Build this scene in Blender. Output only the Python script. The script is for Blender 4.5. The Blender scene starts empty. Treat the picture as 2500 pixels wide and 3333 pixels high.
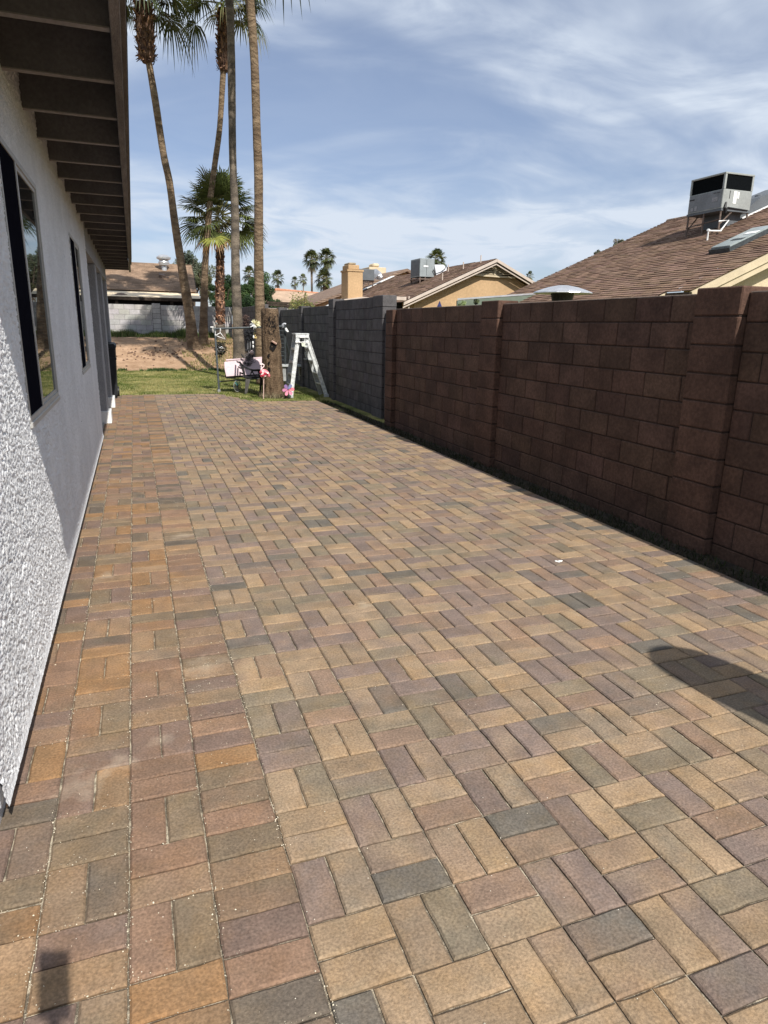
import bpy, math, random
import numpy as np
from mathutils import Vector as V, noise as mn
random.seed(7)
sc = bpy.context.scene
col = sc.collection
R = math.radians
# ------------------------------------------------------------------ camera
H = 1.5
PITCH, YAW, ROLL, FP = R(15.443), R(20.089), R(1.054), 2183.26
PW, PH = 2500, 3333
def axes():
    f = V((math.sin(YAW), math.cos(YAW), 0)); r = V((math.cos(YAW), -math.sin(YAW), 0)); u = V((0, 0, 1))
    f2 = f*math.cos(PITCH)-u*math.sin(PITCH); u2 = u*math.cos(PITCH)+f*math.sin(PITCH)
    return r*math.cos(ROLL)+u2*math.sin(ROLL), -r*math.sin(ROLL)+u2*math.cos(ROLL), f2
CR, CU, CF = axes()
cam = bpy.data.cameras.new('camera'); co = bpy.data.objects.new('camera', cam); col.objects.link(co)
from mathutils import Matrix
m = Matrix((CR, CU, -CF)).transposed().to_4x4(); m.translation = V((0, 0, H)); co.matrix_world = m
cam.sensor_fit = 'HORIZONTAL'; cam.sensor_width = 36; cam.lens = FP/PW*36
cam.clip_start = 0.02; cam.clip_end = 3000
sc.camera = co
# ------------------------------------------------------------------ sky and sun
SUN = V((-0.206, 0.99, -1.0)).normalized()      # the way the light travels
sc.view_settings.view_transform = 'Standard'; sc.view_settings.look = 'None'
sc.view_settings.gamma = 1; sc.view_settings.exposure = 0.30
sc.cycles.max_bounces = 6; sc.cycles.diffuse_bounces = 3
w = bpy.data.worlds.new('World'); sc.world = w; w.use_nodes = True
nt = w.node_tree; nt.nodes.clear()
def nn(t, **k):
    n = nt.nodes.new(t)
    for a, b in k.items(): setattr(n, a, b)
    return n
out = nn('ShaderNodeOutputWorld'); bg = nn('ShaderNodeBackground'); bg.inputs[1].default_value = 0.072
sky = nn('ShaderNodeTexSky', sky_type='NISHITA', sun_disc=False)
sky.sun_elevation = math.asin(-SUN.z); sky.sun_rotation = math.atan2(-SUN.x, -SUN.y)
sky.altitude = 340; sky.air_density = 1.0; sky.dust_density = 0.6; sky.ozone_density = 2.0
tc = nn('ShaderNodeTexCoord'); sx = nn('ShaderNodeSeparateXYZ'); nt.links.new(tc.outputs['Generated'], sx.inputs[0])
def mth(op, a, b=None, clamp=False):
    n = nn('ShaderNodeMath', operation=op, use_clamp=clamp)
    for i, q in enumerate((a, b)):
        if q is None: continue
        if isinstance(q, (int, float)): n.inputs[i].default_value = q
        else: nt.links.new(q, n.inputs[i])
    return n.outputs[0]
zz = mth('ADD', mth('MAXIMUM', sx.outputs[2], 0.0), 0.16)
cx = mth('DIVIDE', sx.outputs[0], zz); cy = mth('DIVIDE', sx.outputs[1], zz)
cb = nn('ShaderNodeCombineXYZ'); nt.links.new(cx, cb.inputs[0]); nt.links.new(cy, cb.inputs[1])
mp = nn('ShaderNodeMapping'); mp.inputs['Rotation'].default_value = (0, 0, R(24)); mp.inputs['Scale'].default_value = (0.75, 1.05, 1)
mp.inputs['Location'].default_value = (3.1, 1.4, 0)
nt.links.new(cb.outputs[0], mp.inputs[0])
def nz(scale, det, rough, dist):
    n = nn('ShaderNodeTexNoise'); n.inputs['Scale'].default_value = scale; n.inputs['Detail'].default_value = det
    n.inputs['Roughness'].default_value = rough; n.inputs['Distortion'].default_value = dist
    nt.links.new(mp.outputs[0], n.inputs['Vector']); return n.outputs[0]
def rng(x, a, b, lo, hi):
    n = nn('ShaderNodeMapRange', interpolation_type='SMOOTHSTEP'); nt.links.new(x, n.inputs[0])
    for i, q in enumerate((a, b, lo, hi)): n.inputs[1+i].default_value = q
    return n.outputs[0]
c1 = rng(nz(0.95, 5, 0.5, 0.5), 0.33, 0.56, 0.08, 1.0)
c2 = rng(nz(2.6, 8, 0.58, 0.8), 0.30, 0.70, 0.30, 1.0)
cf = mth('MULTIPLY', c1, c2)
cf = mth('ADD', mth('MULTIPLY', cf, 1.0), 0.20, True)
mx = nn('ShaderNodeMixRGB'); nt.links.new(cf, mx.inputs[0])
hs = nn('ShaderNodeMixRGB'); hs.blend_type = 'MULTIPLY'; hs.inputs[0].default_value = 1; hs.inputs[2].default_value = (1.0, 1.02, 1.16, 1)
nt.links.new(sky.outputs[0], hs.inputs[1]); nt.links.new(hs.outputs[0], mx.inputs[1])
mx.inputs[2].default_value = (8.0, 8.9, 10.2, 1)
nt.links.new(mx.outputs[0], bg.inputs[0]); nt.links.new(bg.outputs[0], out.inputs[0])
sl = bpy.data.lights.new('sun', 'SUN'); sl.energy = 5.0; sl.angle = R(0.55); sl.color = (1, 0.955, 0.88)
so = bpy.data.objects.new('sun', sl); col.objects.link(so); so.rotation_euler = SUN.to_track_quat('-Z', 'Y').to_euler(); so.location = (5, -20, 20)

# ------------------------------------------------------------------ pixel helpers (photograph pixel -> ray -> point in the place)
def ray(px, py): return CR*((px-PW/2)/FP) - CU*((py-PH/2)/FP) + CF
O = V((0, 0, H))
def atY(px, py, y): d = ray(px, py); return O + d*(y/d.y)
def atX(px, py, x): d = ray(px, py); return O + d*(x/d.x)
def atZ(px, py, z=0.0): d = ray(px, py); return O + d*((z-H)/d.z)
def mpp(p): return (V(p)-O).dot(CF)/FP       # metres per photo pixel at a point
def onplane(px, py, p0, n): d = ray(px, py); return O + d*((V(p0)-O).dot(n)/d.dot(n))

# ------------------------------------------------------------------ materials
MATS = {}
STAINS = [(-0.27, 2.14, 0.09), (-0.18, 2.22, 0.08), (-0.02, 2.33, 0.05), (0.19, 2.85, 0.12), (-0.27, 4.2, 0.07), (0.22, 4.9, 0.10), (1.1, 3.3, 0.05)]
def mat(name, c, rough=0.85, var=0.15, scale=6.0, bump=0.3, bscale=40.0, metal=0.0, tint=False, stretch=(1, 1, 1), c2=None, spec=0.3, bdist=0.01, detail=6, mixlo=0.4, mixhi=0.62, trans=0, wave=None, low=None, voro=None, blot=False):
    if name in MATS: return MATS[name]
    mt = bpy.data.materials.new(name); mt.use_nodes = True; t = mt.node_tree; N = t.nodes; L = t.links
    b = N['Principled BSDF']; b.inputs['Roughness'].default_value = rough; b.inputs['Metallic'].default_value = metal
    b.inputs['Specular IOR Level'].default_value = spec
    tcn = N.new('ShaderNodeTexCoord'); mpn = N.new('ShaderNodeMapping'); mpn.inputs['Scale'].default_value = stretch
    geo = N.new('ShaderNodeNewGeometry'); L.new(geo.outputs['Position'], mpn.inputs[0])
    n1 = N.new('ShaderNodeTexNoise'); n1.inputs['Scale'].default_value = scale; n1.inputs['Detail'].default_value = detail; n1.inputs['Roughness'].default_value = 0.6
    L.new(mpn.outputs[0], n1.inputs['Vector'])
    r = N.new('ShaderNodeMapRange'); r.inputs[1].default_value = mixlo; r.inputs[2].default_value = mixhi; L.new(n1.outputs[0], r.inputs[0])
    mix = N.new('ShaderNodeMixRGB'); L.new(r.outputs[0], mix.inputs[0])
    if c2 is None:
        mix.inputs[1].default_value = (*[x*(1-var) for x in c], 1); mix.inputs[2].default_value = (*[min(1, x*(1+var)) for x in c], 1)
    else:
        mix.inputs[1].default_value = (*c, 1); mix.inputs[2].default_value = (*c2, 1)
    last = mix.outputs[0]
    # fine speckle
    n2 = N.new('ShaderNodeTexNoise'); n2.inputs['Scale'].default_value = scale*14; n2.inputs['Detail'].default_value = 3; L.new(mpn.outputs[0], n2.inputs['Vector'])
    r2 = N.new('ShaderNodeMapRange'); r2.inputs[1].default_value = 0.3; r2.inputs[2].default_value = 0.7; r2.inputs[3].default_value = 1-var*1.2; r2.inputs[4].default_value = 1+var*1.2
    L.new(n2.outputs[0], r2.inputs[0])
    mm = N.new('ShaderNodeMixRGB'); mm.blend_type = 'MULTIPLY'; mm.inputs[0].default_value = 1
    L.new(last, mm.inputs[1]); L.new(r2.outputs[0], mm.inputs[2]); last = mm.outputs[0]
    if tint:
        at = N.new('ShaderNodeAttribute'); at.attribute_name = 'tint'
        m3 = N.new('ShaderNodeMixRGB'); m3.blend_type = 'MULTIPLY'; m3.inputs[0].default_value = 1
        L.new(last, m3.inputs[1]); L.new(at.outputs['Color'], m3.inputs[2]); last = m3.outputs[0]
    hsrc = None
    if wave:   # rings (palm scars) or shingle rows: (axis, scale, distortion, depth, darkness)
        wv = N.new('ShaderNodeTexWave'); wv.bands_direction = wave[0]; wv.inputs['Scale'].default_value = wave[1]; wv.inputs['Distortion'].default_value = wave[2]
        wv.inputs['Detail'].default_value = 3; wv.inputs['Detail Scale'].default_value = 2.0
        if len(wave) > 5: wv.wave_profile = wave[5]
        L.new(geo.outputs['Position'], wv.inputs['Vector'])
        rr = N.new('ShaderNodeMapRange'); rr.inputs[3].default_value = 1-wave[4]; L.new(wv.outputs['Fac'], rr.inputs[0])
        m4 = N.new('ShaderNodeMixRGB'); m4.blend_type = 'MULTIPLY'; m4.inputs[0].default_value = 1
        L.new(last, m4.inputs[1]); L.new(rr.outputs[0], m4.inputs[2]); last = m4.outputs[0]; hsrc = (wv.outputs['Fac'], wave[3])
    if blot:   # each paver's own cloudy pigment and pale dust
        for (sc_, lo_, hi_, colr_, fac_) in ((5.5, 0.45, 0.70, (1.12, 1.0, 0.80), 0.7), (8.0, 0.48, 0.72, (0.80, 0.88, 0.90), 0.6), (2.1, 0.62, 0.80, (1.35, 1.33, 1.32), 0.5)):
            nq = N.new('ShaderNodeTexNoise'); nq.inputs['Scale'].default_value = sc_; nq.inputs['Detail'].default_value = 8; nq.inputs['Roughness'].default_value = 0.7; L.new(mpn.outputs[0], nq.inputs['Vector'])
            rq = N.new('ShaderNodeMapRange'); rq.inputs[1].default_value = lo_; rq.inputs[2].default_value = hi_; rq.inputs[4].default_value = fac_; L.new(nq.outputs[0], rq.inputs[0])
            mq = N.new('ShaderNodeMixRGB'); mq.blend_type = 'MULTIPLY'; L.new(rq.outputs[0], mq.inputs[0]); L.new(last, mq.inputs[1]); mq.inputs[2].default_value = (*colr_, 1); last = mq.outputs[0]
    if blot:   # dried mortar stains on the older pavers
        for (sx_, sy_, sr_) in STAINS:
            dd = N.new('ShaderNodeVectorMath'); dd.operation = 'DISTANCE'; L.new(geo.outputs['Position'], dd.inputs[0]); dd.inputs[1].default_value = (sx_, sy_, 0)
            nq = N.new('ShaderNodeTexNoise'); nq.inputs['Scale'].default_value = 14; nq.inputs['Detail'].default_value = 8; L.new(geo.outputs['Position'], nq.inputs['Vector'])
            ma = N.new('ShaderNodeMath'); ma.operation = 'MULTIPLY_ADD'; L.new(nq.outputs[0], ma.inputs[0]); ma.inputs[1].default_value = sr_*3.0; L.new(dd.outputs['Value'], ma.inputs[2])
            rq = N.new('ShaderNodeMapRange'); rq.inputs[1].default_value = sr_*2.5; rq.inputs[2].default_value = sr_*1.5; rq.inputs[4].default_value = 0.27; L.new(ma.outputs[0], rq.inputs[0])
            mq = N.new('ShaderNodeMixRGB'); L.new(rq.outputs[0], mq.inputs[0]); L.new(last, mq.inputs[1]); mq.inputs[2].default_value = (0.50, 0.42, 0.32, 1); last = mq.outputs[0]
    if voro:   # (scale, colour, threshold): spots with a shape of their own
        vn = N.new('ShaderNodeTexVoronoi'); vn.inputs['Scale'].default_value = voro[0]; L.new(geo.outputs['Position'], vn.inputs['Vector'])
        rr = N.new('ShaderNodeMapRange'); rr.inputs[1].default_value = voro[2]; rr.inputs[2].default_value = voro[2]*0.5; L.new(vn.outputs['Distance'], rr.inputs[0])
        m5 = N.new('ShaderNodeMixRGB'); L.new(rr.outputs[0], m5.inputs[0]); L.new(last, m5.inputs[1]); m5.inputs[2].default_value = (*voro[1], 1); last = m5.outputs[0]
    L.new(last, b.inputs['Base Color'])
    if bump:
        nb = N.new('ShaderNodeTexNoise'); nb.inputs['Scale'].default_value = bscale; nb.inputs['Detail'].default_value = 5; nb.inputs['Roughness'].default_value = 0.65
        L.new(mpn.outputs[0], nb.inputs['Vector'])
        bp = N.new('ShaderNodeBump'); bp.inputs['Strength'].default_value = bump; bp.inputs['Distance'].default_value = bdist
        L.new(nb.outputs[0], bp.inputs['Height'])
        if hsrc:
            b2 = N.new('ShaderNodeBump'); b2.inputs['Strength'].default_value = 0.8; b2.inputs['Distance'].default_value = hsrc[1]
            L.new(hsrc[0], b2.inputs['Height']); L.new(bp.outputs[0], b2.inputs['Normal']); L.new(b2.outputs[0], b.inputs['Normal'])
        else: L.new(bp.outputs[0], b.inputs['Normal'])
    if trans:
        tr = N.new('ShaderNodeBsdfTranslucent'); ms = N.new('ShaderNodeMixShader'); ms.inputs[0].default_value = trans
        L.new(last, tr.inputs[0]); L.new(b.outputs[0], ms.inputs[1]); L.new(tr.outputs[0], ms.inputs[2]); L.new(ms.outputs[0], N['Material Output'].inputs[0])
    MATS[name] = mt; return mt

M_paver = mat('paver', (0.82, 0.82, 0.82), 0.9, 0.24, 9, 0.55, 180, tint=True, bdist=0.004, c2=(1.0, 0.99, 0.97), voro=(23, (0.95, 0.88, 0.74), 0.035), blot=True)
M_sand = mat('joint_sand', (0.15, 0.125, 0.092), 0.95, 0.5, 30, 0.5, 200, c2=(0.5, 0.43, 0.32), mixlo=0.44, mixhi=0.62)
M_stucco = mat('white_stucco', (0.73, 0.735, 0.745), 0.9, 0.05, 3, 0.8, 220, bdist=0.005, spec=0.15)
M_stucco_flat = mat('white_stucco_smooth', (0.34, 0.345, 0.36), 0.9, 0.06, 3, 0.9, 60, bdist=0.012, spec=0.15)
M_found = mat('foundation', (0.42, 0.42, 0.42), 0.9, 0.15, 5)
M_white = mat('white_paint', (0.8, 0.8, 0.78), 0.5, 0.05, 5, 0.1)
M_frame = mat('window_frame', (0.40, 0.395, 0.38), 0.45, 0.05, 9, 0.1)
M_soffit = mat('soffit_paint', (0.125, 0.117, 0.120), 0.8, 0.12, 4, 0.3, 30, stretch=(1, 6, 1))
M_bounce = mat('bounce_lit_paint', (0.22, 0.20, 0.19), 0.75, 0.1, 4, 0.3, 30)  # paler than the rafters: ground bounce put into the colour
M_fascia = mat('fascia_paint', (0.13, 0.115, 0.108), 0.7, 0.25, 3, 0.3, 25, stretch=(8, 1, 8))
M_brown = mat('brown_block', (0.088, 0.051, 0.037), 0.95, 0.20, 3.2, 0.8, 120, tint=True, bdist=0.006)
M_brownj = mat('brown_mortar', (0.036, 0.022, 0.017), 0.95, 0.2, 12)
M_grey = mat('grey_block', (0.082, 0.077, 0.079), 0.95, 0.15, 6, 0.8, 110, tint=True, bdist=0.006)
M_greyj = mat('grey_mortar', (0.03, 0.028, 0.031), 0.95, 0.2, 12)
M_back = mat('pale_block', (0.40, 0.385, 0.375), 0.95, 0.12, 2.5, 0.7, 90, tint=True, bdist=0.006)
M_backj = mat('pale_mortar', (0.24, 0.23, 0.225), 0.95, 0.2, 12)
M_suntop = mat('sunlit_top', (0.46, 0.36, 0.29), 0.95, 0.15, 8)  # pale colour standing in for sunlight on the wall top
M_glass_dark = mat('insect_screen', (0.008, 0.008, 0.012), 0.9, 0.1, 20, 0.0, spec=0.0)
M_tan = mat('tan_stucco', (0.46, 0.31, 0.175), 0.95, 0.08, 1.2, 0.6, 40, bdist=0.02)
M_cream = mat('cream_paint', (0.52, 0.43, 0.30), 0.75, 0.07, 3, 0.2)
M_creamst = mat('cream_stucco', (0.56, 0.46, 0.32), 0.95, 0.07, 2, 0.6, 40, bdist=0.02)
M_whitetrim = mat('pale_trim', (0.50, 0.42, 0.36), 0.7, 0.07, 3, 0.2)
M_shade = mat('shade_black', (0.012, 0.010, 0.009), 0.9, 0.2, 5, 0)  # near-black standing in for shade
M_darkwood = mat('dark_wood', (0.05, 0.035, 0.025), 0.85, 0.3, 8)
M_shing = mat('brown_shingles', (0.165, 0.103, 0.07), 0.95, 0.22, 3.0, 0.5, 30, tint=True, bdist=0.02, c2=(0.235, 0.15, 0.105))
M_shing_far = mat('far_shingles', (0.20, 0.135, 0.10), 0.95, 0.22, 2.0, 0.5, 16, bdist=0.05, c2=(0.27, 0.19, 0.14), wave=('Z', 3.2, 2.5, 0.02, 0.25))
M_tanroof = mat('tan_roof', (0.42, 0.30, 0.21), 0.95, 0.14, 1.2, 0.4, 10, bdist=0.05)
M_creamroof = mat('cream_metal_roof', (0.72, 0.58, 0.40), 0.7, 0.06, 0.8, 0.2)
M_acgrey = mat('hvac_grey', (0.33, 0.345, 0.33), 0.5, 0.08, 3, 0.1, metal=0.2)
M_acdark = mat('hvac_coil', (0.004, 0.005, 0.006), 0.9, 0.3, 60, 0.2, 80, spec=0.05)
M_acpan = mat('hvac_dark_panel', (0.11, 0.12, 0.13), 0.5, 0.1, 3, 0.1)
M_galv = mat('galvanised', (0.55, 0.56, 0.58), 0.38, 0.1, 5, 0.2, metal=0.6)
M_steelrod = mat('rusty_steel', (0.16, 0.12, 0.10), 0.7, 0.3, 20, metal=0.3)
M_darksteel = mat('dark_painted_steel', (0.065, 0.075, 0.08), 0.5, 0.2, 20, 0.2, metal=0.3)
M_alu = mat('ladder_aluminium', (0.74, 0.76, 0.75), 0.42, 0.22, 18, 0.3, 60, metal=0.35, voro=(24, (0.30, 0.32, 0.30), 0.16))
M_pink = mat('pink_board', (0.56, 0.44, 0.46), 0.8, 0.07, 6, 0.2)
M_black = mat('black_plastic', (0.018, 0.018, 0.02), 0.5, 0.3, 12, 0.1)
M_bin = mat('bin_plastic', (0.022, 0.024, 0.028), 0.5, 0.25, 6, 0.15)
M_trunk = mat('palm_trunk', (0.13, 0.088, 0.055), 0.95, 0.28, 2.2, 0.9, 26, stretch=(1, 1, 3), bdist=0.03, c2=(0.25, 0.18, 0.115), wave=('Z', 2.6, 9.0, 0.012, 0.13))
M_trunk_grey = mat('grey_palm_trunk', (0.10, 0.082, 0.066), 0.95, 0.28, 1.6, 0.9, 26, stretch=(1, 1, 2), bdist=0.03, c2=(0.23, 0.185, 0.14), wave=('Z', 0.8, 9.0, 0.012, 0.3))
M_boot = mat('palm_boots', (0.105, 0.060, 0.042), 0.95, 0.4, 7, 0.6, 30, tint=True, c2=(0.27, 0.18, 0.125))
M_stump = mat('stump_bark', (0.075, 0.048, 0.028), 0.95, 0.35, 9, 1.0, 45, stretch=(1, 1, 0.35), bdist=0.02, c2=(0.21, 0.145, 0.09), mixlo=0.35, mixhi=0.7, wave=('Z', 7.0, 14.0, 0.008, 0.12))
M_hollow = mat('hollow_shade', (0.006, 0.005, 0.005), 0.95, 0.3, 20)  # black for the painted shade of hollows and pits
M_frond = mat('palm_frond', (0.75, 0.8, 0.75), 0.55, 0.2, 3, 0, tint=True, trans=0.25, spec=0.4)
M_leaf = mat('tree_leaf', (0.8, 0.8, 0.8), 0.6, 0.2, 3, 0, tint=True, trans=0.25)
M_grass = mat('grass_blade', (0.8, 0.8, 0.8), 0.7, 0.2, 2, 0, tint=True, trans=0.3)
M_conc = mat('grey_slab', (0.30, 0.31, 0.31), 0.8, 0.15, 9)

# ground material: grass soil near, pink-brown dirt on the mound
def ground_mat():
    mt = bpy.data.materials.new('yard_ground'); mt.use_nodes = True; t = mt.node_tree; N = t.nodes; L = t.links; b = N['Principled BSDF']
    b.inputs['Roughness'].default_value = 0.95; b.inputs['Specular IOR Level'].default_value = 0.1
    geo = N.new('ShaderNodeNewGeometry'); at = N.new('ShaderNodeAttribute'); at.attribute_name = 'tint'
    def noi(s, d=6):
        n = N.new('ShaderNodeTexNoise'); n.inputs['Scale'].default_value = s; n.inputs['Detail'].default_value = d; n.inputs['Roughness'].default_value = 0.65; L.new(geo.outputs['Position'], n.inputs['Vector']); return n.outputs[0]
    def mixc(f, a, c):
        q = N.new('ShaderNodeMixRGB'); L.new(f, q.inputs[0])
        for i, s in ((1, a), (2, c)):
            if isinstance(s, tuple): q.inputs[i].default_value = (*s, 1)
            else: L.new(s, q.inputs[i])
        return q.outputs[0]
    def rg(x, a, c):
        q = N.new('ShaderNodeMapRange'); L.new(x, q.inputs[0]); q.inputs[1].default_value = a; q.inputs[2].default_value = c; return q.outputs[0]
    grass = mixc(rg(noi(1.3), 0.38, 0.62), (0.10, 0.125, 0.035), (0.30, 0.27, 0.11))
    dirt = mixc(rg(noi(2.5, 10), 0.35, 0.65), (0.27, 0.17, 0.10), (0.45, 0.30, 0.195))
    clod = mixc(rg(noi(16), 0.55, 0.72), dirt, (0.24, 0.15, 0.10))
    sp = N.new('ShaderNodeSeparateColor'); L.new(at.outputs['Color'], sp.inputs[0])
    ad = N.new('ShaderNodeMath'); ad.operation = 'ADD'; L.new(sp.outputs[0], ad.inputs[0])
    sb = N.new('ShaderNodeMath'); sb.operation = 'MULTIPLY_ADD'; L.new(noi(3.0), sb.inputs[0]); sb.inputs[1].default_value = 0.9; sb.inputs[2].default_value = -0.45; L.new(sb.outputs[0], ad.inputs[1])
    L.new(mixc(rg(ad.outputs[0], 0.42, 0.58), grass, clod), b.inputs['Base Color'])
    bp = N.new('ShaderNodeBump'); bp.inputs['Strength'].default_value = 0.9; bp.inputs['Distance'].default_value = 0.06; L.new(noi(7, 10), bp.inputs['Height']); L.new(bp.outputs[0], b.inputs['Normal'])
    return mt
def glass_mat():
    mt = bpy.data.materials.new('window_glass'); mt.use_nodes = True; t = mt.node_tree; N = t.nodes; L = t.links; N.remove(N['Principled BSDF'])
    g = N.new('ShaderNodeBsdfGlossy'); g.inputs['Roughness'].default_value = 0.015; g.inputs['Color'].default_value = (0.80, 0.84, 0.84, 1)
    d = N.new('ShaderNodeBsdfDiffuse'); d.inputs['Color'].default_value = (0.015, 0.016, 0.018, 1)
    fr = N.new('ShaderNodeFresnel'); fr.inputs['IOR'].default_value = 2.3
    ms = N.new('ShaderNodeMixShader'); L.new(fr.outputs[0], ms.inputs[0]); L.new(d.outputs[0], ms.inputs[1]); L.new(g.outputs[0], ms.inputs[2]); L.new(ms.outputs[0], N['Material Output'].inputs[0])
    return mt
M_glass = glass_mat()

# ------------------------------------------------------------------ mesh builder
ORG = {}
class MB:
    def __init__(s): s.v = []; s.f = []; s.c = []
    def poly(s, pts, c=None):
        n = len(s.v); s.v += [tuple(p) for p in pts]; s.f.append(tuple(range(n, n+len(pts)))); s.c.append(c)
    def box(s, a, b, c=None, ch=0.0):
        x0, y0, z0 = [min(p, q) for p, q in zip(a, b)]; x1, y1, z1 = [max(p, q) for p, q in zip(a, b)]
        s.obox(V(((x0+x1)/2, (y0+y1)/2, (z0+z1)/2)), V((1, 0, 0)), V((0, 1, 0)), V((0, 0, 1)), (x1-x0)/2, (y1-y0)/2, (z1-z0)/2, c, ch)
    def obox(s, p, u, v, w_, a, b, h, c=None, ch=0.0):
        n = len(s.v); p = V(p)
        if ch <= 0:
            for k in (-1, 1):
                for i, j in ((-1, -1), (1, -1), (1, 1), (-1, 1)): s.v.append(tuple(p+u*a*i+v*b*j+w_*h*k))
            for q in ((0, 3, 2, 1), (4, 5, 6, 7), (0, 1, 5, 4), (1, 2, 6, 5), (2, 3, 7, 6), (3, 0, 4, 7)): s.f.append(tuple(n+i for i in q)); s.c.append(c)
            return
        # chamfered box: 24 verts
        idx = {}
        for k in (-1, 1):
            for i in (-1, 1):
                for j in (-1, 1):
                    for ax in range(3):
                        d = [a-ch, b-ch, h-ch]; d[ax] = (a, b, h)[ax]
                        idx[(i, j, k, ax)] = len(s.v); s.v.append(tuple(p+u*d[0]*i+v*d[1]*j+w_*d[2]*k))
        def F(*q): s.f.append(tuple(q)); s.c.append(c)
        for sg in (-1, 1):
            F(*[idx[(sg, j, k, 0)] for j, k in ((-1, -1), (1, -1), (1, 1), (-1, 1))][::sg])
            F(*[idx[(i, sg, k, 1)] for i, k in ((-1, -1), (-1, 1), (1, 1), (1, -1))][::sg])
            F(*[idx[(i, j, sg, 2)] for i, j in ((-1, -1), (1, -1), (1, 1), (-1, 1))][::sg])
        for i in (-1, 1):
            for j in (-1, 1):
                F(idx[(i, j, -1, 0)], idx[(i, j, 1, 0)], idx[(i, j, 1, 1)], idx[(i, j, -1, 1)])
                F(idx[(i, -1, j, 0)], idx[(i, 1, j, 0)], idx[(i, 1, j, 2)], idx[(i, -1, j, 2)])
                F(idx[(-1, i, j, 1)], idx[(1, i, j, 1)], idx[(1, i, j, 2)], idx[(-1, i, j, 2)])
                for k in (-1, 1): F(*[idx[(i, j, k, ax)] for ax in range(3)])
    def tube(s, pts, rad, n=8, c=None, cap=True, flat=None):
        pts = [V(p) for p in pts]; k = len(pts); rads = rad if isinstance(rad, (list, tuple)) else [rad]*k
        base = len(s.v); up = V((0.13, 0.21, 1)).normalized()
        d0 = (pts[1]-pts[0]).normalized(); a = d0.cross(up)
        if a.length < 0.1: a = d0.cross(V((1, 0, 0)))
        a.normalize()
        for i, p in enumerate(pts):
            d = (pts[min(i+1, k-1)]-pts[max(i-1, 0)])
            d = d.normalized() if d.length > 1e-9 else d0
            a = (a-d*a.dot(d)).normalized(); b = d.cross(a)
            for j in range(n):
                t = 2*math.pi*j/n; r = rads[i]
                s.v.append(tuple(p+a*math.cos(t)*r+b*math.sin(t)*r))
        for i in range(k-1):
            for j in range(n):
                s.f.append((base+i*n+j, base+i*n+(j+1) % n, base+(i+1)*n+(j+1) % n, base+(i+1)*n+j)); s.c.append(c)
        if cap:
            s.f.append(tuple(base+j for j in range(n))[::-1]); s.c.append(c)
            s.f.append(tuple(base+(k-1)*n+j for j in range(n))); s.c.append(c)
    def lathe(s, ctr, prof, n=24, c=None):
        base = len(s.v); ctr = V(ctr)
        for r, z in prof:
            for j in range(n):
                t = 2*math.pi*j/n; s.v.append((ctr.x+r*math.cos(t), ctr.y+r*math.sin(t), ctr.z+z))
        for i in range(len(prof)-1):
            for j in range(n):
                s.f.append((base+i*n+j, base+i*n+(j+1) % n, base+(i+1)*n+(j+1) % n, base+(i+1)*n+j)); s.c.append(c)
        s.f.append(tuple(base+j for j in range(n))[::-1]); s.c.append(c)
        s.f.append(tuple(base+(len(prof)-1)*n+j for j in range(n))); s.c.append(c)
    def prism(s, pts, d, c=None):      # closed outline swept by vector d
        d = V(d); n = len(s.v); k = len(pts)
        s.v += [tuple(V(p)) for p in pts]+[tuple(V(p)+d) for p in pts]
        s.f.append(tuple(n+i for i in range(k))[::-1]); s.f.append(tuple(n+k+i for i in range(k))); s.c += [c, c]
        for i in range(k): s.f.append((n+i, n+(i+1) % k, n+k+(i+1) % k, n+k+i)); s.c.append(c)
    def leafcloud(s, ctr, rad, n, size, cols, rnd, clumps=14, flat=0.25, core=0.0):
        ctr = V(ctr); cl = []
        for i in range(clumps):
            while True:
                q = V((rnd.uniform(-1, 1), rnd.uniform(-1, 1), rnd.uniform(-1, 1)))
                if q.length <= 1: break
            q = q*(0.45+0.55*rnd.random()); cl.append((V((q.x*rad[0], q.y*rad[1], q.z*rad[2])), rnd.uniform(0.22, 0.42), rnd.choice(cols)))
        mr = sum(rad)/3
        for i in range(n):
            q, r, cc = rnd.choice(cl)
            d = V((rnd.gauss(0, 1), rnd.gauss(0, 1), rnd.gauss(0, 1))).normalized()*r*mr*(rnd.random()**0.4)
            p = ctr+q+d; a = V((rnd.gauss(0, 1), rnd.gauss(0, 1), rnd.gauss(0, 1))).normalized(); b = a.orthogonal().normalized()
            k = size*rnd.uniform(0.6, 1.3); jit = rnd.uniform(0.75, 1.25)
            s.poly([p-a*k, p+b*k*0.5, p+a*k, p-b*k*0.5], tuple(x*jit for x in cc))
    def build(s, name, mt, parent=None, smooth=False):
        me = bpy.data.meshes.new(name)
        org = ORG[parent.name] if parent is not None else None
        vs = np.array(s.v, dtype=float)
        if org is None:
            mn_, mx_ = vs.min(0), vs.max(0); org = V(((mn_[0]+mx_[0])/2, (mn_[1]+mx_[1])/2, mn_[2]))
        vs -= np.array(org)
        me.from_pydata([tuple(x) for x in vs], [], s.f)
        if any(c is not None for c in s.c):
            ca = me.color_attributes.new('tint', 'FLOAT_COLOR', 'CORNER'); buf = []
            for p, c in zip(s.f, s.c):
                if c is None: c = (1, 1, 1)
                if isinstance(c[0], (tuple, list)):
                    for q in c: buf += [*q, 1]
                else: buf += [*c, 1]*len(p)
            ca.data.foreach_set('color', buf)
        me.materials.append(mt)
        if smooth: me.polygons.foreach_set('use_smooth', [True]*len(me.polygons))
        me.update()
        o = bpy.data.objects.new(name, me); col.objects.link(o)
        if parent is not None: o.parent = parent
        else: o.location = org
        ORG[o.name] = V(org)
        return o
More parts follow.
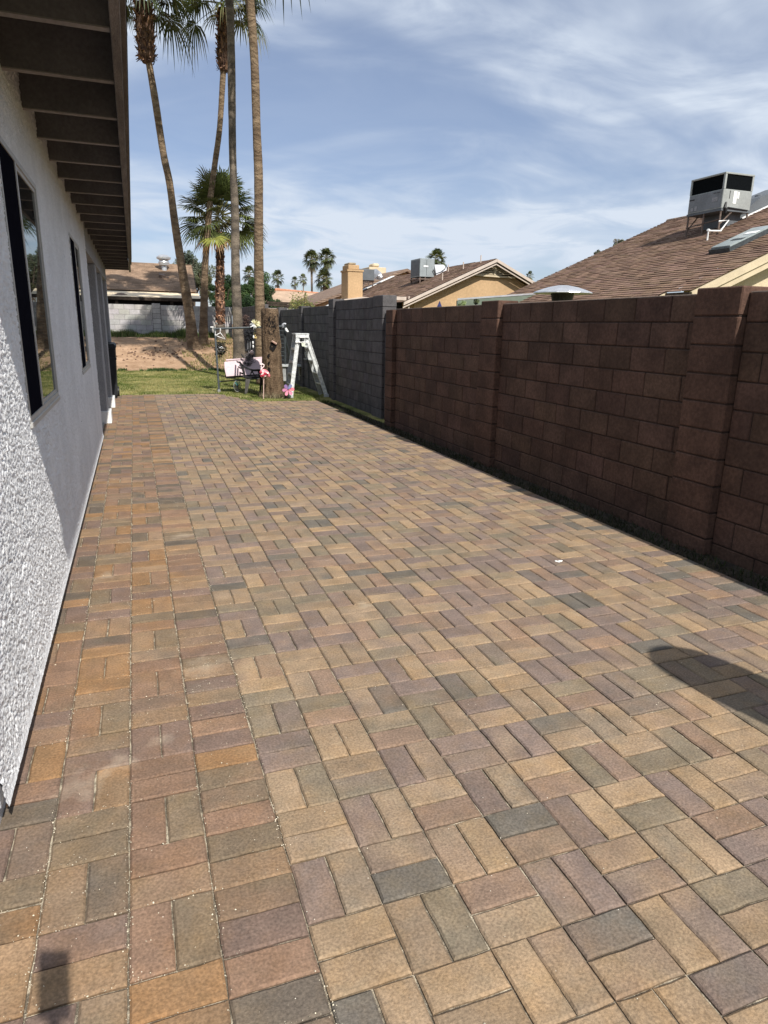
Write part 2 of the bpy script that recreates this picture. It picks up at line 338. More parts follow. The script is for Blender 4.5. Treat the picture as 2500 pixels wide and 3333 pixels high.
def thing(name, loc, label, cat, group=None):
    o = bpy.data.objects.new(name, None); col.objects.link(o); o.location = loc; o.empty_display_size = 0.2; ORG[o.name] = V(loc)
    tag(o, label, cat, group); return o
def tag(o, label=None, cat=None, group=None, kind=None):
    if label: o['label'] = label
    if cat: o['category'] = cat
    if group: o['group'] = group
    if kind: o['kind'] = kind
    return o
def jit(c, a, rnd=random): k = 1+rnd.uniform(-a, a); return tuple(x*k for x in c)
X_, Y_, Z_ = V((1, 0, 0)), V((0, 1, 0)), V((0, 0, 1))

# ------------------------------------------------------------------ ground
def sstep(t): t = min(1, max(0, t)); return t*t*(3-2*t)
def gz(x, y):
    z = -0.045
    if y > 14.2: z += 0.035*sstep((y-13.4)/1.2)
    if y > 22:
        t = sstep((y-23.2)/6.0); z += 0.95*t
        if y < 40: z += 0.035*mn.noise(V((x*0.9, y*0.9, 3)))*sstep((y-23)/1.5)+0.02*mn.noise(V((x*3, y*3, 8)))*sstep((y-23)/1.5)
    return z
xs = [-900, -300, -100, -40, -20, -12, -8]+[-6+0.16*i for i in range(94)]+[10, 13, 18, 30, 60, 120, 300, 900]
ys = [-900, -300, -100, -30, -12, -6]+[-3+0.5*i for i in range(34)]+[14+0.14*i for i in range(125)]+[33, 36, 42, 60, 100, 200, 400, 900, 2500]
ys = sorted(set(round(q, 3) for q in ys)); g = MB(); nx = len(xs)
for y in ys:
    for x in xs: g.v.append((x, y, gz(x, y)))
def dirtness(x, y):
    e = 23.4+0.12*math.sin(x*1.7)+0.5*max(0, (x-2.0))*0.9
    return min(1, max(0, 0.5+(y-e)*1.2)) if y < 29.3 else 0.6
for j in range(len(ys)-1):
    for i in range(nx-1):
        q = (j*nx+i, j*nx+i+1, (j+1)*nx+i+1, (j+1)*nx+i); g.f.append(q)
        g.c.append([(dirtness(g.v[k][0], g.v[k][1]),)*3 for k in q])
tag(g.build('ground', ground_mat(), smooth=True), kind='structure')

# ------------------------------------------------------------------ paver patio (every paver a chamfered block)
rp = random.Random(11)
def shade_(c, k): return tuple(min(1, q*k) for q in c)
TAN, TAN2, MAU, OLI, PNK, GRY, ORA = (0.318, 0.226, 0.144), (0.284, 0.207, 0.140), (0.210, 0.156, 0.131), (0.214, 0.172, 0.122), (0.256, 0.175, 0.126), (0.152, 0.133, 0.111), (0.290, 0.186, 0.102)
FIELD = [TAN]*5+[TAN2]*6+[MAU]*7+[OLI]*4+[PNK]*4+[GRY]*2
STRIP = [shade_(q_, 0.97) for q_ in []]+[tuple(a*b_ for a, b_ in zip(c, (0.94, 0.87, 0.82))) for c in [TAN2]*3+[MAU]*5+[OLI]*3+[PNK]*5+[GRY]*2+[ORA]*3+[TAN]]
def inside(x, y):
    if x < -0.57 and 2.0 < y < 9.2: return False
    lim = 15.45
    if x > 1.55: lim = 15.45-1.75*sstep((x-1.5)/0.75)
    return y < lim
pv = MB(); n_p = 0
def shade(c, k): return tuple(min(1, q*k) for q in c)
def paver(x0, x1, y0, y1, pal, far=False):
    cx_, cy_ = (x0+x1)/2, (y0+y1)/2
    if not inside(cx_, cy_): return
    c = rp.choice(pal); c2 = rp.choice(pal) if rp.random() < 0.6 else c
    j1, j2 = rp.uniform(0.86, 1.12), rp.uniform(0.86, 1.12)
    ca = shade(c, j1); cb_ = shade(tuple(0.45*a+0.55*b for a, b in zip(c, c2)), j2)
    gp = 0.0021+rp.uniform(-0.0007, 0.0012); ch = 0.006
    dz = rp.uniform(-0.0016, 0.0016); tx, ty = rp.uniform(-0.006, 0.006), rp.uniform(-0.006, 0.006)
    ro = rp.uniform(-0.006, 0.006)
    def P(x, y, z):
        ux, uy = x-cx_, y-cy_
        return (cx_+ux-uy*ro, cy_+uy+ux*ro, z+dz+ux*tx+uy*ty)
    a0, a1, b0, b1 = x0+gp, x1-gp, y0+gp, y1-gp
    near = y0 < 7.5
    def edge(p, q, k):
        return [(p[0]+(q[0]-p[0])*i/k, p[1]+(q[1]-p[1])*i/k) for i in range(k)]
    kx = (4 if (a1-a0) > 0.15 else 2) if near else 1; ky = (4 if (b1-b0) > 0.15 else 2) if near else 1
    O_ = edge((a0, b0), (a1, b0), kx)+edge((a1, b0), (a1, b1), ky)+edge((a1, b1), (a0, b1), kx)+edge((a0, b1), (a0, b0), ky)
    jt = 0.0011; ox, oy = rp.uniform(0, 50), rp.uniform(0, 50)
    def colr(x, y):
        t = 0.5+1.7*mn.noise(V((x*7+ox, y*7+oy, 0.5))); t = min(1, max(0, t)); q = 1+0.10*mn.noise(V((x*15, y*15, ox)))
        return tuple((u*(1-t)+v*t)*q for u, v in zip(ca, cb_))
    n = len(pv.v); K = len(O_); ring = [(x+rp.gauss(0, jt), y+rp.gauss(0, jt)) for x, y in O_]
    for (z, e) in ((0, ch), (-ch*0.8, 0), (-0.04, 0)):
        for (x, y) in ring:
            fx = 1-2*e/(a1-a0); fy = 1-2*e/(b1-b0); pv.v.append(P(cx_+(x-cx_)*fx, cy_+(y-cy_)*fy, z))
    pv.v.append(P(cx_, cy_, 0.0))
    cs = [colr(x, y) for x, y in O_]; cm = colr(cx_, cy_)
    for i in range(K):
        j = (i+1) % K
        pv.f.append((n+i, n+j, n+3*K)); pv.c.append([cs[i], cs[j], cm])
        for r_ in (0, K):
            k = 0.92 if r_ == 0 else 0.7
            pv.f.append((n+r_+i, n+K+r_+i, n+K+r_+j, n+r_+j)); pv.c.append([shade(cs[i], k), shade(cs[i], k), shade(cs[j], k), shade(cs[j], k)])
def weave(xa, xb, y_off, mh, ya, yb, pal, first_v):
    """one column of basket weave: pairs standing, pairs lying"""
    k = math.floor((ya-y_off)/mh)
    y = y_off+k*mh; v = (k % 2 == 0) == first_v
    while y < yb:
        if v:
            xm = (xa+xb)/2; paver(xa, xm, y, y+mh, pal); paver(xm, xb, y, y+mh, pal)
        else:
            ym = y+mh/2; paver(xa, xb, y, ym, pal); paver(xa, xb, ym, y+mh, pal)
        y += mh; v = not v
YA, YB = -3.0, 15.45
for k in range(14):
    x0 = 0.31+k*0.2096; weave(x0, x0+0.2096, 1.3708, 0.2162-0.0012*0, YA, YB, FIELD, k % 2 == 0)
y = YA
while y < YB: paver(3.2444, 3.47, y, y+0.1081, FIELD); y += 0.1081
y = 1.3434-0.1079*40
while y < YB: paver(0.0915, 0.31, y, y+0.1079, STRIP); y += 0.1079
weave(-0.1255, 0.0915, 1.349, 0.2187, YA, YB, STRIP, True)
weave(-0.344, -0.1255, 1.563, 0.2187, YA, YB, STRIP, True)
for k in range(1, 13):
    weave(-0.344-0.2185*k, -0.344-0.2185*(k-1), 1.563-0.2187*(k % 2), 0.2187, YA, YB, STRIP, True)
tag(pv.build('paver_patio', M_paver), kind='structure')
b = MB(); b.poly([(-3.2, -3.2, -0.011), (3.468, -3.2, -0.009), (3.468, 13.66, -0.009), (2.2, 13.72, -0.009), (1.83, 14.1, -0.009), (1.6, 15.2, -0.009), (1.5, 15.42, -0.009), (-3.2, 15.42, -0.009)])
tag(b.build('joint_sand', M_sand), kind='structure')

# pale jointing crumbs spilled over the older pavers by the house
rq = random.Random(21); b = MB()
for i in range(15000):
    u = rq.random()
    if u < 0.62: x = rq.choice([-0.344, -0.1255, 0.0915, 0.31, -0.5625])+rq.gauss(0, 0.006); y = rq.uniform(0.7, 9)
    elif u < 0.85: x = rq.uniform(-0.45, 0.33); y = rq.choice([1.3434+0.1079*rq.randint(-6, 60), 1.349+0.2187*rq.randint(-3, 30)])+rq.gauss(0, 0.005)
    else: x = rq.uniform(-0.4, 3.2) if rq.random() < 0.75 else rq.gauss(0.2, 0.05); y = rq.uniform(0.7, 8)
    if 3.0*mn.noise(V((x*2.5, y*2.5, 2)))+rq.uniform(-0.6, 0.6) < -0.1: continue
    s_ = rq.uniform(0.0004, 0.0013)*(1.7 if rq.random() < 0.06 else 1); a = rq.uniform(0, 6.28); k = rq.uniform(0.5, 2.0)
    p = V((x, y, 0.0015)); d = V((math.cos(a), math.sin(a), 0))*s_*k; e = V((-math.sin(a), math.cos(a), 0))*s_
    b.poly([p-d-e, p+d-e, p+d*0.7+e+Z_*s_, p-d*0.8+e+Z_*s_]); b.poly([p-d-e, p+d-e, p+d*0.6-e*0.2+Z_*s_, p-d*0.6-e*0.2+Z_*s_])
tag(b.build('sand_crumbs', mat('sand_crumb', (0.62, 0.55, 0.42), 0.95, 0.2, 60)), 'pale sand crumbs spilled along the paver joints by the house', 'sand crumbs', kind='stuff')

# ------------------------------------------------------------------ the stucco house on the left
XW = -0.46
def vnoise(x, y, seed=0):
    xi = np.floor(x).astype(np.int64); yi = np.floor(y).astype(np.int64); fx = x-xi; fy = y-yi
    fx = fx*fx*(3-2*fx); fy = fy*fy*(3-2*fy)
    def hsh(a, b_):
        h_ = (a*374761393+b_*668265263+seed*1442695041) & 0x7fffffff
        h_ = ((h_ ^ (h_ >> 13))*1274126177) & 0x7fffffff
        return ((h_ ^ (h_ >> 16)) & 0xffff)/65535.0
    a = hsh(xi, yi); b_ = hsh(xi+1, yi); c = hsh(xi, yi+1); d = hsh(xi+1, yi+1)
    return (a*(1-fx)+b_*fx)*(1-fy)+(c*(1-fx)+d*fx)*fy
def stucco_h(y, z, amp):
    wy = y+0.012*(vnoise(y*40, z*40, 5)-0.5); wz = z+0.012*(vnoise(y*40, z*40, 9)-0.5)
    n = 0.5*np.abs(vnoise(wy*88, wz*96, 1)-0.5)*2+0.32*vnoise(wy*170, wz*180, 2)+0.18*vnoise(wy*30, wz*34, 3)
    pit = np.exp(-((vnoise(wy*46, wz*40, 7)-0.5)/0.05)**2)*np.clip((vnoise(y*22, z*22, 11)-0.42)*5, 0, 1)
    return (amp*(n-0.45)-0.0065*pit)*np.clip((z-0.10)/0.05, 0.2, 1)
W1 = (3.31, 4.54, 1.06, 2.23); W2 = (6.69, 7.84, 1.06, 2.23)
def stucco_panel(y0, y1, z0, z1, step, amp, holes=()):
    ys_ = np.unique(np.concatenate([np.arange(y0, y1, step), [y1]]+[[h_[0], h_[1]] for h_ in holes])); zs_ = np.unique(np.concatenate([np.arange(z0, z1, step), [z1]]+[[h_[2], h_[3]] for h_ in holes]))
    ys_ = ys_[(ys_ >= y0-1e-6) & (ys_ <= y1+1e-6)]
    def clean(g_, keepv):
        ok = np.ones(len(g_), bool)
        for kv in keepv: ok &= ~((np.abs(g_-kv) < step*0.45) & (np.abs(g_-kv) > 1e-7))
        return g_[ok]
    zs_ = clean(zs_, [q for h_ in holes for q in h_[2:4]]+[z0, z1]); ys_ = clean(ys_, [q for h_ in holes for q in h_[:2]]+[y0, y1])
    YY, ZZ = np.meshgrid(ys_, zs_, indexing='ij')
    XX = XW+stucco_h(YY, ZZ, amp)
    edge = np.minimum(np.minimum(YY-y0+1, y1-YY+1), (ZZ-z0))
    XX = XX+0.010*np.exp(-np.maximum(ZZ-0.11, 0)/0.02)
    vv = np.stack([XX, YY, ZZ], -1).reshape(-1, 3); ny, nz_ = len(ys_), len(zs_)
    i, j = np.meshgrid(np.arange(ny-1), np.arange(nz_-1), indexing='ij')
    yc = (ys_[:-1]+ys_[1:])/2; zc = (zs_[:-1]+zs_[1:])/2
    keep = np.ones((ny-1, nz_-1), bool)
    for h_ in holes: keep &= ~((yc[:, None] > h_[0]) & (yc[:, None] < h_[1]) & (zc[None, :] > h_[2]) & (zc[None, :] < h_[3]))
    i = i[keep]; j = j[keep]; a = i*nz_+j
    return vv, np.stack([a, a+nz_, a+nz_+1, a+1], -1)
house = thing('stucco_house', (XW, 2.0, 0), 'white rough stucco house with brown eaves and sliding windows left of the patio', 'house')
def npmesh(name, parts, mt, root, smooth=True):
    vs = []; fs = []; o_ = 0
    for v_, f_ in parts: vs.append(v_); fs.append(f_+o_); o_ += len(v_)
    vs = np.concatenate(vs)-np.array(ORG[root.name]); fs = np.concatenate(fs)
    me = bpy.data.meshes.new(name); me.vertices.add(len(vs)); me.vertices.foreach_set('co', vs.ravel())
    me.loops.add(fs.size); me.loops.foreach_set('vertex_index', fs.ravel().astype(np.int32))
    me.polygons.add(len(fs)); me.polygons.foreach_set('loop_start', np.arange(0, fs.size, 4, dtype=np.int32)); me.polygons.foreach_set('loop_total', np.full(len(fs), 4, dtype=np.int32))
    me.update(calc_edges=True); me.polygons.foreach_set('use_smooth', [smooth]*len(fs)); me.materials.append(mt)
    o = bpy.data.objects.new(name, me); col.objects.link(o); o.parent = root; ORG[o.name] = ORG[root.name]; return o
npmesh('stucco_wall', [stucco_panel(1.95, 3.9, 0.11, 2.80, 0.0046, 0.0135, [(W1[0], 99, W1[2], W1[3])]),
                       stucco_panel(3.9, 6.0, 0.11, 2.80, 0.006, 0.0145, [(-9, W1[1], W1[2], W1[3])]),
                       stucco_panel(6.0, 9.1, 0.11, 2.80, 0.009, 0.0155, [W2])], M_stucco, house)
b = MB()      # wall thickness, near end, porch return, header beam
b.box((XW-0.20, 1.95, 0.11), (XW-0.012, W1[0]-0.002, 2.8)); b.box((XW-0.20, W1[1]+0.002, 0.11), (XW-0.012, W2[0]-0.002, 2.8)); b.box((XW-0.20, W2[1]+0.002, 0.11), (XW-0.012, 9.09, 2.8))
for w_ in (W1, W2): b.box((XW-0.20, w_[0]-0.002, 0.11), (XW-0.012, w_[1]+0.002, w_[2]-0.001)); b.box((XW-0.20, w_[0]-0.002, w_[3]+0.001), (XW-0.012, w_[1]+0.002, 2.8))
b.box((-7, 1.955, 0.11), (XW-0.2, 2.2, 2.8)); b.box((-7, 8.9, 0.0), (XW-0.2, 9.07, 2.8)); b.box((-4.5, 9.08, 0), (-4.3, 15.6, 2.8))
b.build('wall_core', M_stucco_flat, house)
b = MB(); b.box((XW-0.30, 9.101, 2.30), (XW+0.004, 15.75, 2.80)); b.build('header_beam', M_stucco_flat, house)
b = MB(); b.box((-7, 2.0, -0.04), (XW-0.04, 9.05, 0.112)); b.build('foundation', M_found, house)
for yc in (11.04, 13.12, 15.35):
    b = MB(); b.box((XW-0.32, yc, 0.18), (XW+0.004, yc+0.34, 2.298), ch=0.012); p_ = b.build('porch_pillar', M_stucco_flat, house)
    b = MB(); b.box((XW-0.36, yc-0.03, 0.0), (XW+0.045, yc+0.37, 0.19), ch=0.008); b.build('pillar_base', M_white, p_)
b = MB(); b.box((-4.3, 9.5, 0.002), (XW-0.06, 15.4, 0.02)); b.build('porch_slab', M_conc, house)
for w_, ym in ((W1, 3.80), (W2, 7.26)):
    xg = XW-0.010; fw = 0.026
    b = MB(); b.box((xg-0.03, w_[0]+0.001, w_[2]+0.001), (XW+0.004, w_[1]-0.001, w_[2]+fw)); b.box((xg-0.03, w_[0]+0.001, w_[3]-fw), (XW+0.004, w_[1]-0.001, w_[3]-0.001))
    b.box((xg-0.03, w_[0]+0.001, w_[2]+fw), (XW+0.004, w_[0]+fw, w_[3]-fw)); b.box((xg-0.03, w_[1]-fw, w_[2]+fw), (XW+0.004, w_[1]-0.001, w_[3]-fw))
    b.box((XW-0.004, w_[0]+0.002, w_[2]-0.024), (XW+0.010, w_[1]+0.004, w_[2]+0.003), ch=0.003)
    wn = b.build('window', M_frame, house)
    b = MB(); b.box((xg-0.012, ym-0.02, w_[2]+fw), (XW+0.003, ym+0.02, w_[3]-fw)); b.box((xg-0.01, ym+0.02, w_[2]+fw), (XW-0.003, w_[1]-fw, w_[2]+fw+0.02)); b.box((xg-0.01, ym+0.02, w_[3]-fw-0.02), (XW-0.003, w_[1]-fw, w_[3]-fw)); b.box((xg-0.01, w_[1]-fw-0.02, w_[2]+fw+0.02), (XW-0.003, w_[1]-fw, w_[3]-fw-0.02))
    b.build('sash', M_frame, wn)
    b = MB(); b.box((xg+0.006, w_[0]+fw, w_[2]+fw), (xg+0.009, ym-0.02, w_[3]-fw)); b.build('insect_screen', M_glass_dark, wn)
    b = MB(); b.box((xg-0.002, ym+0.02, w_[2]+fw+0.02), (xg+0.003, w_[1]-fw-0.02, w_[3]-fw-0.02)); b.build('pane', M_glass, wn)
# eaves: flat boards on level rafters, fascia, low roof above
YE0, YE1 = 1.75, 16.28
b = MB(); b.box((XW-0.25, YE0, 2.776), (0.0, YE1, 2.79)); b.build('soffit_boards', M_soffit, house)
for yr in [3.09+0.615*i for i in range(-2, 22)]:
    if yr > 16.2: continue
    b = MB(); b.box((XW-0.10, yr, 2.562), (0.0, yr+0.038, 2.775)); b.build('rafter', M_soffit, house)
    b = MB(); b.box((XW-0.02, yr-0.001, 2.559), (-0.001, yr+0.039, 2.5645)); b.build('bounce_edge', M_bounce, house)  # paler strip paints ground-bounced light on the rafter's underside
b = MB(); b.box((0.001, YE0, 2.535), (0.038, YE1, 2.76), ch=0.003); b.build('fascia', M_fascia, house)
b = MB(); b.box((0.039, YE0-0.02, 2.69), (0.066, YE1+0.02, 2.80), ch=0.003); b.build('trim_board', M_fascia, house)
b = MB(); b.prism([(0.075, YE0-0.03, 2.80), (0.075, YE0-0.03, 2.825), (-4, YE0-0.03, 4.2), (-4, YE0-0.03, 4.15)], (0, YE1-YE0+0.06, 0))
b.prism([(-4, YE0-0.03, 4.2), (-8, YE0-0.03, 2.8), (-8, YE0-0.03, 2.76), (-4, YE0-0.03, 4.15)], (0, YE1-YE0+0.06, 0)); b.build('roof', M_shing, house)

# ------------------------------------------------------------------ block walls
def block_run(b, j, axis, face, y0, y1, ztop, zbot, bl=0.39, bh=0.19, col_rnd=None, thick=0.15, sign=-1, off=0.0, a=0.18, g_=0.0045):
    """courses of blocks along y at x=face (axis 0), or along x at y=face (axis 1); sign: which way the face looks"""
    rb = col_rnd or random; z = ztop; r = 0
    while z > zbot:
        s = y0-((r % 2)*bl/2+off) % bl-bl if True else y0
        while s < y1:
            a0, a1 = max(s, y0)+g_, min(s+bl, y1)-g_
            if a1-a0 > 0.03:
                k = rb.uniform(1-a, 1+a); c = (k, k*rb.uniform(0.96, 1.03), k*rb.uniform(0.95, 1.03))
                d = rb.uniform(-0.002, 0.002)
                f0, f1 = face+d, face-sign*thick
                lo, hi = z-bh+g_, z-g_
                if axis == 0: b.box((f0, a0, lo), (f1, a1, hi), c, ch=0.006)
                else: b.box((a0, f0, lo), (a1, f1, hi), c, ch=0.006)
            s += bl
        z -= bh; r += 1
    if j is not None:
        f0, f1 = face-sign*0.007, face-sign*(thick-0.004)
        if axis == 0: j.box((f0, y0+0.004, zbot-0.2), (f1, y1-0.004, ztop-0.008))
        else: j.box((y0+0.004, f0, zbot-0.2), (y1-0.004, f1, ztop-0.008))
rb = random.Random(3)
bw_ = thing('brown_block_wall', (3.85, 5, -0.05), 'brown painted concrete block wall in deep shade along the right of the pavers', 'wall')
b = MB(); j = MB(); FX = 3.78
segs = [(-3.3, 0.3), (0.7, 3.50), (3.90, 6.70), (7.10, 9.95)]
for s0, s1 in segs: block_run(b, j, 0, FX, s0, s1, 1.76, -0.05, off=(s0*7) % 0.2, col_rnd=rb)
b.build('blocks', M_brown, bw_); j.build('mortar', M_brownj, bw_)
for s0, s1 in ((0.3, 0.7), (3.50, 3.90), (6.70, 7.10), (9.95, 10.25)):
    b = MB(); j = MB(); block_run(b, j, 0, FX-0.06, s0, s1, 1.80 if s0 < 9 else 1.755, -0.05, bl=0.4, bh=0.1915, col_rnd=rb, thick=0.25, a=0.12)
    # blocks of a pillar are stacked, not bonded
    b = MB(); z = 1.80 if s0 < 9 else 1.755
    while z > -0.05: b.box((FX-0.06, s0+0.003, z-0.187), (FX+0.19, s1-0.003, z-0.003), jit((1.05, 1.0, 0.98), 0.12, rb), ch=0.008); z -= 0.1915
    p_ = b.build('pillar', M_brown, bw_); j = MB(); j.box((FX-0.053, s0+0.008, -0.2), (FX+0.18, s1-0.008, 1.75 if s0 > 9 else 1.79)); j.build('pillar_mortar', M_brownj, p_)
b = MB()
for s0, s1 in segs: b.box((FX+0.002, s0+0.006, 1.757), (FX+0.146, s1-0.006, 1.764))
b.build('wall_top', M_suntop, bw_)  # pale strip paints sunlight along the top of the brown wall

gw = thing('grey_block_wall', (4.1, 20, -0.05), 'grey concrete block wall beyond the brown wall, running behind the ladder and the stump', 'wall')
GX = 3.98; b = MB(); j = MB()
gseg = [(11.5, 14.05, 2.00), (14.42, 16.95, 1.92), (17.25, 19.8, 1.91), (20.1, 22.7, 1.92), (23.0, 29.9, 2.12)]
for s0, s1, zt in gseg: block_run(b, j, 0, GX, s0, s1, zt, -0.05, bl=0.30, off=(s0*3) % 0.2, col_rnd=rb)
block_run(b, None, 0, 3.975, 10.26, 10.985, 1.73, -0.05, bl=0.39, col_rnd=rb)  # filler run added to keep sun off the grey pillar's end
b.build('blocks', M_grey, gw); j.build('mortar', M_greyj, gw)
for s0, s1, zt in ((10.99, 11.5, 2.01), (14.05, 14.42, 2.04), (16.95, 17.25, 1.96), (19.8, 20.1, 1.98), (22.7, 23.0, 2.14)):
    b = MB(); z = zt
    while z > -0.05: b.box((GX-0.05, s0+0.003, z-0.187), (GX+0.2, s1-0.003, z-0.003), jit((1.1, 1.1, 1.1), 0.1, rb), ch=0.008); z -= 0.19
    p_ = b.build('pillar', M_grey, gw); j = MB(); j.box((GX-0.043, s0+0.008, -0.2), (GX+0.19, s1-0.008, zt-0.01)); j.build('pillar_mortar', M_greyj, p_)

kw = thing('pale_block_wall', (0, 30.1, 0.8), 'pale grey block wall across the back of the yard below the neighbour\'s roof', 'wall')
b = MB(); j = MB()
for s0, s1 in ((-9, 0.77), (1.09, 3.96)): block_run(b, j, 1, 30.0, s0, s1, 2.19, 0.6, bl=0.40, bh=0.20, off=0.1, col_rnd=rb, sign=-1, a=0.09, g_=0.006)
for s0, s1 in ((4.15, 14.0),): block_run(b, j, 1, 30.0, s0, s1, 2.19, 0.6, bl=0.40, bh=0.20, off=0.1, col_rnd=rb, sign=-1, a=0.09, g_=0.006)
b.build('blocks', M_back, kw); j.build('mortar', M_backj, kw)
b = MB(); z = 2.25
while z > 0.6: b.box((0.775, 29.95, z-0.196), (1.085, 30.2, z-0.004), jit((0.95,)*3, 0.06, rb), ch=0.008); z -= 0.2
b.build('pillar', M_back, kw)

b = MB(); b.box((3.471, -3.2, -0.3), (3.778, 13.5, -0.038)); tag(b.build('shade_strip', mat('shade_soil', (0.045, 0.036, 0.026), 0.95, 0.4, 9, 0.8, 40)), kind='structure')  # near-black sheet paints the wall's shade onto the ground strip
# ------------------------------------------------------------------ grass, weeds
rg_ = random.Random(5)
def blade(b, x, y, z, h_, w_, c, lean=0.4):
    a = rg_.uniform(0, 6.283); dx, dy = math.cos(a)*w_, math.sin(a)*w_; lx, ly = rg_.gauss(0, lean)*h_, rg_.gauss(0, lean)*h_
    b.poly([(x-dx, y-dy, z), (x+dx, y+dy, z), (x+lx, y+ly, z+h_)], c)
GC = [(0.10, 0.135, 0.022), (0.15, 0.19, 0.035), (0.27, 0.27, 0.08), (0.46, 0.40, 0.17), (0.12, 0.16, 0.03)]
b = MB()
for i in range(52000):
    x = rg_.uniform(-3.5, 3.76); y = rg_.uniform(13.6, 24.3)
    if inside(x, y-0.03) and x < 3.47: continue
    d = dirtness(x, y)
    if rg_.random() < d*1.4-0.1: continue
    nse = mn.noise(V((x*0.7, y*0.7, 0)))+0.6*mn.noise(V((x*2.2, y*2.2, 4)))
    c = GC[3] if nse > 0.12 and rg_.random() < 0.75 else (GC[2] if nse > -0.1 else rg_.choice(GC[:2]+[GC[4]]))
    if y < 15.6 or x > 2.6: c = rg_.choice(GC[:2])
    if x > 1.5 and rg_.random() < 0.45: c = rg_.choice(GC[:2])
    blade(b, x, y, gz(x, y)-0.004, rg_.uniform(0.02, 0.055), 0.006, jit(c, 0.25, rg_))
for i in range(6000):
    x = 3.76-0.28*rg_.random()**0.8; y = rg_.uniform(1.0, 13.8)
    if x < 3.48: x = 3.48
    blade(b, x, y, -0.040, rg_.uniform(0.015, 0.06), 0.004, jit(rg_.choice([(0.02, 0.032, 0.010), (0.035, 0.05, 0.014), (0.07, 0.055, 0.028)]), 0.3, rg_))  # strip blades coloured dark to carry the wall's shade
for i in range(5000):      # grass between palms on the right
    x = rg_.uniform(1.6, 3.7); y = rg_.uniform(23.5, 29.8)
    if mn.noise(V((x, y, 1))) < -0.1 and x < 3: continue
    blade(b, x, y, gz(x, y), rg_.uniform(0.03, 0.12), 0.008, jit(rg_.choice(GC), 0.25, rg_))
tag(b.build('grass', M_grass), 'short green and straw coloured lawn between the pavers and the bare dirt', 'grass', kind='stuff')
b = MB()
for i in range(9000):
    x = rg_.uniform(-3.5, 3.7); y = 29.9-abs(rg_.gauss(0, 0.45)); 
    hh = (0.12+0.28*max(0, 0.5+mn.noise(V((x*1.3, 0, 7)))))*rg_.uniform(0.6, 1.2)
    blade(b, x, y, gz(x, y)-0.02, hh, 0.012, jit(rg_.choice([(0.07, 0.12, 0.025), (0.10, 0.16, 0.035), (0.19, 0.20, 0.08)]), 0.25, rg_), 0.25)
tag(b.build('tall_weeds', M_grass), 'tall green weeds growing along the foot of the pale back wall', 'weeds', kind='stuff')
b = MB()
for i in range(60):
    cx_ = rg_.choice([-0.6, 0.55, 0.9, 2.3])+rg_.gauss(0, 0.25) if i < 50 else rg_.uniform(-1, 3); cy_ = 23.35+rg_.gauss(0, 0.12)
    for q in range(26):
        a = rg_.uniform(0, 6.28); r_ = rg_.uniform(0, 0.10); x, y = cx_+math.cos(a)*r_, cy_+math.sin(a)*r_
        blade(b, x, y, gz(x, y), rg_.uniform(0.04, 0.11), 0.014, jit((0.06, 0.12, 0.03), 0.3, rg_), 0.6)
tag(b.build('leafy_weeds', M_grass), 'low leafy weeds along the edge of lawn and dirt', 'weeds', kind='stuff')
# loose clods on the dirt
b = MB()
for i in range(150):
    x = rg_.gauss(0.75, 0.7) if i < 90 else rg_.uniform(-1, 3); y = rg_.gauss(26.0, 0.35) if i < 90 else rg_.uniform(24, 28.5); r_ = rg_.uniform(0.015, 0.05)*(1.6 if i < 12 else 1)
    z = gz(x, y); k = len(b.v)
    b.lathe((x, y, z-r_*0.3), [(r_*0.5, 0), (r_, r_*0.5), (r_*rg_.uniform(0.4, 0.8), r_*1.1), (0.001, r_*1.3)], 5)
tag(b.build('dirt_clods', mat('dirt_clod', (0.16, 0.10, 0.07), 0.95, 0.3, 20)), 'loose brown clods scattered on the bare dirt', 'dirt clods', kind='stuff')

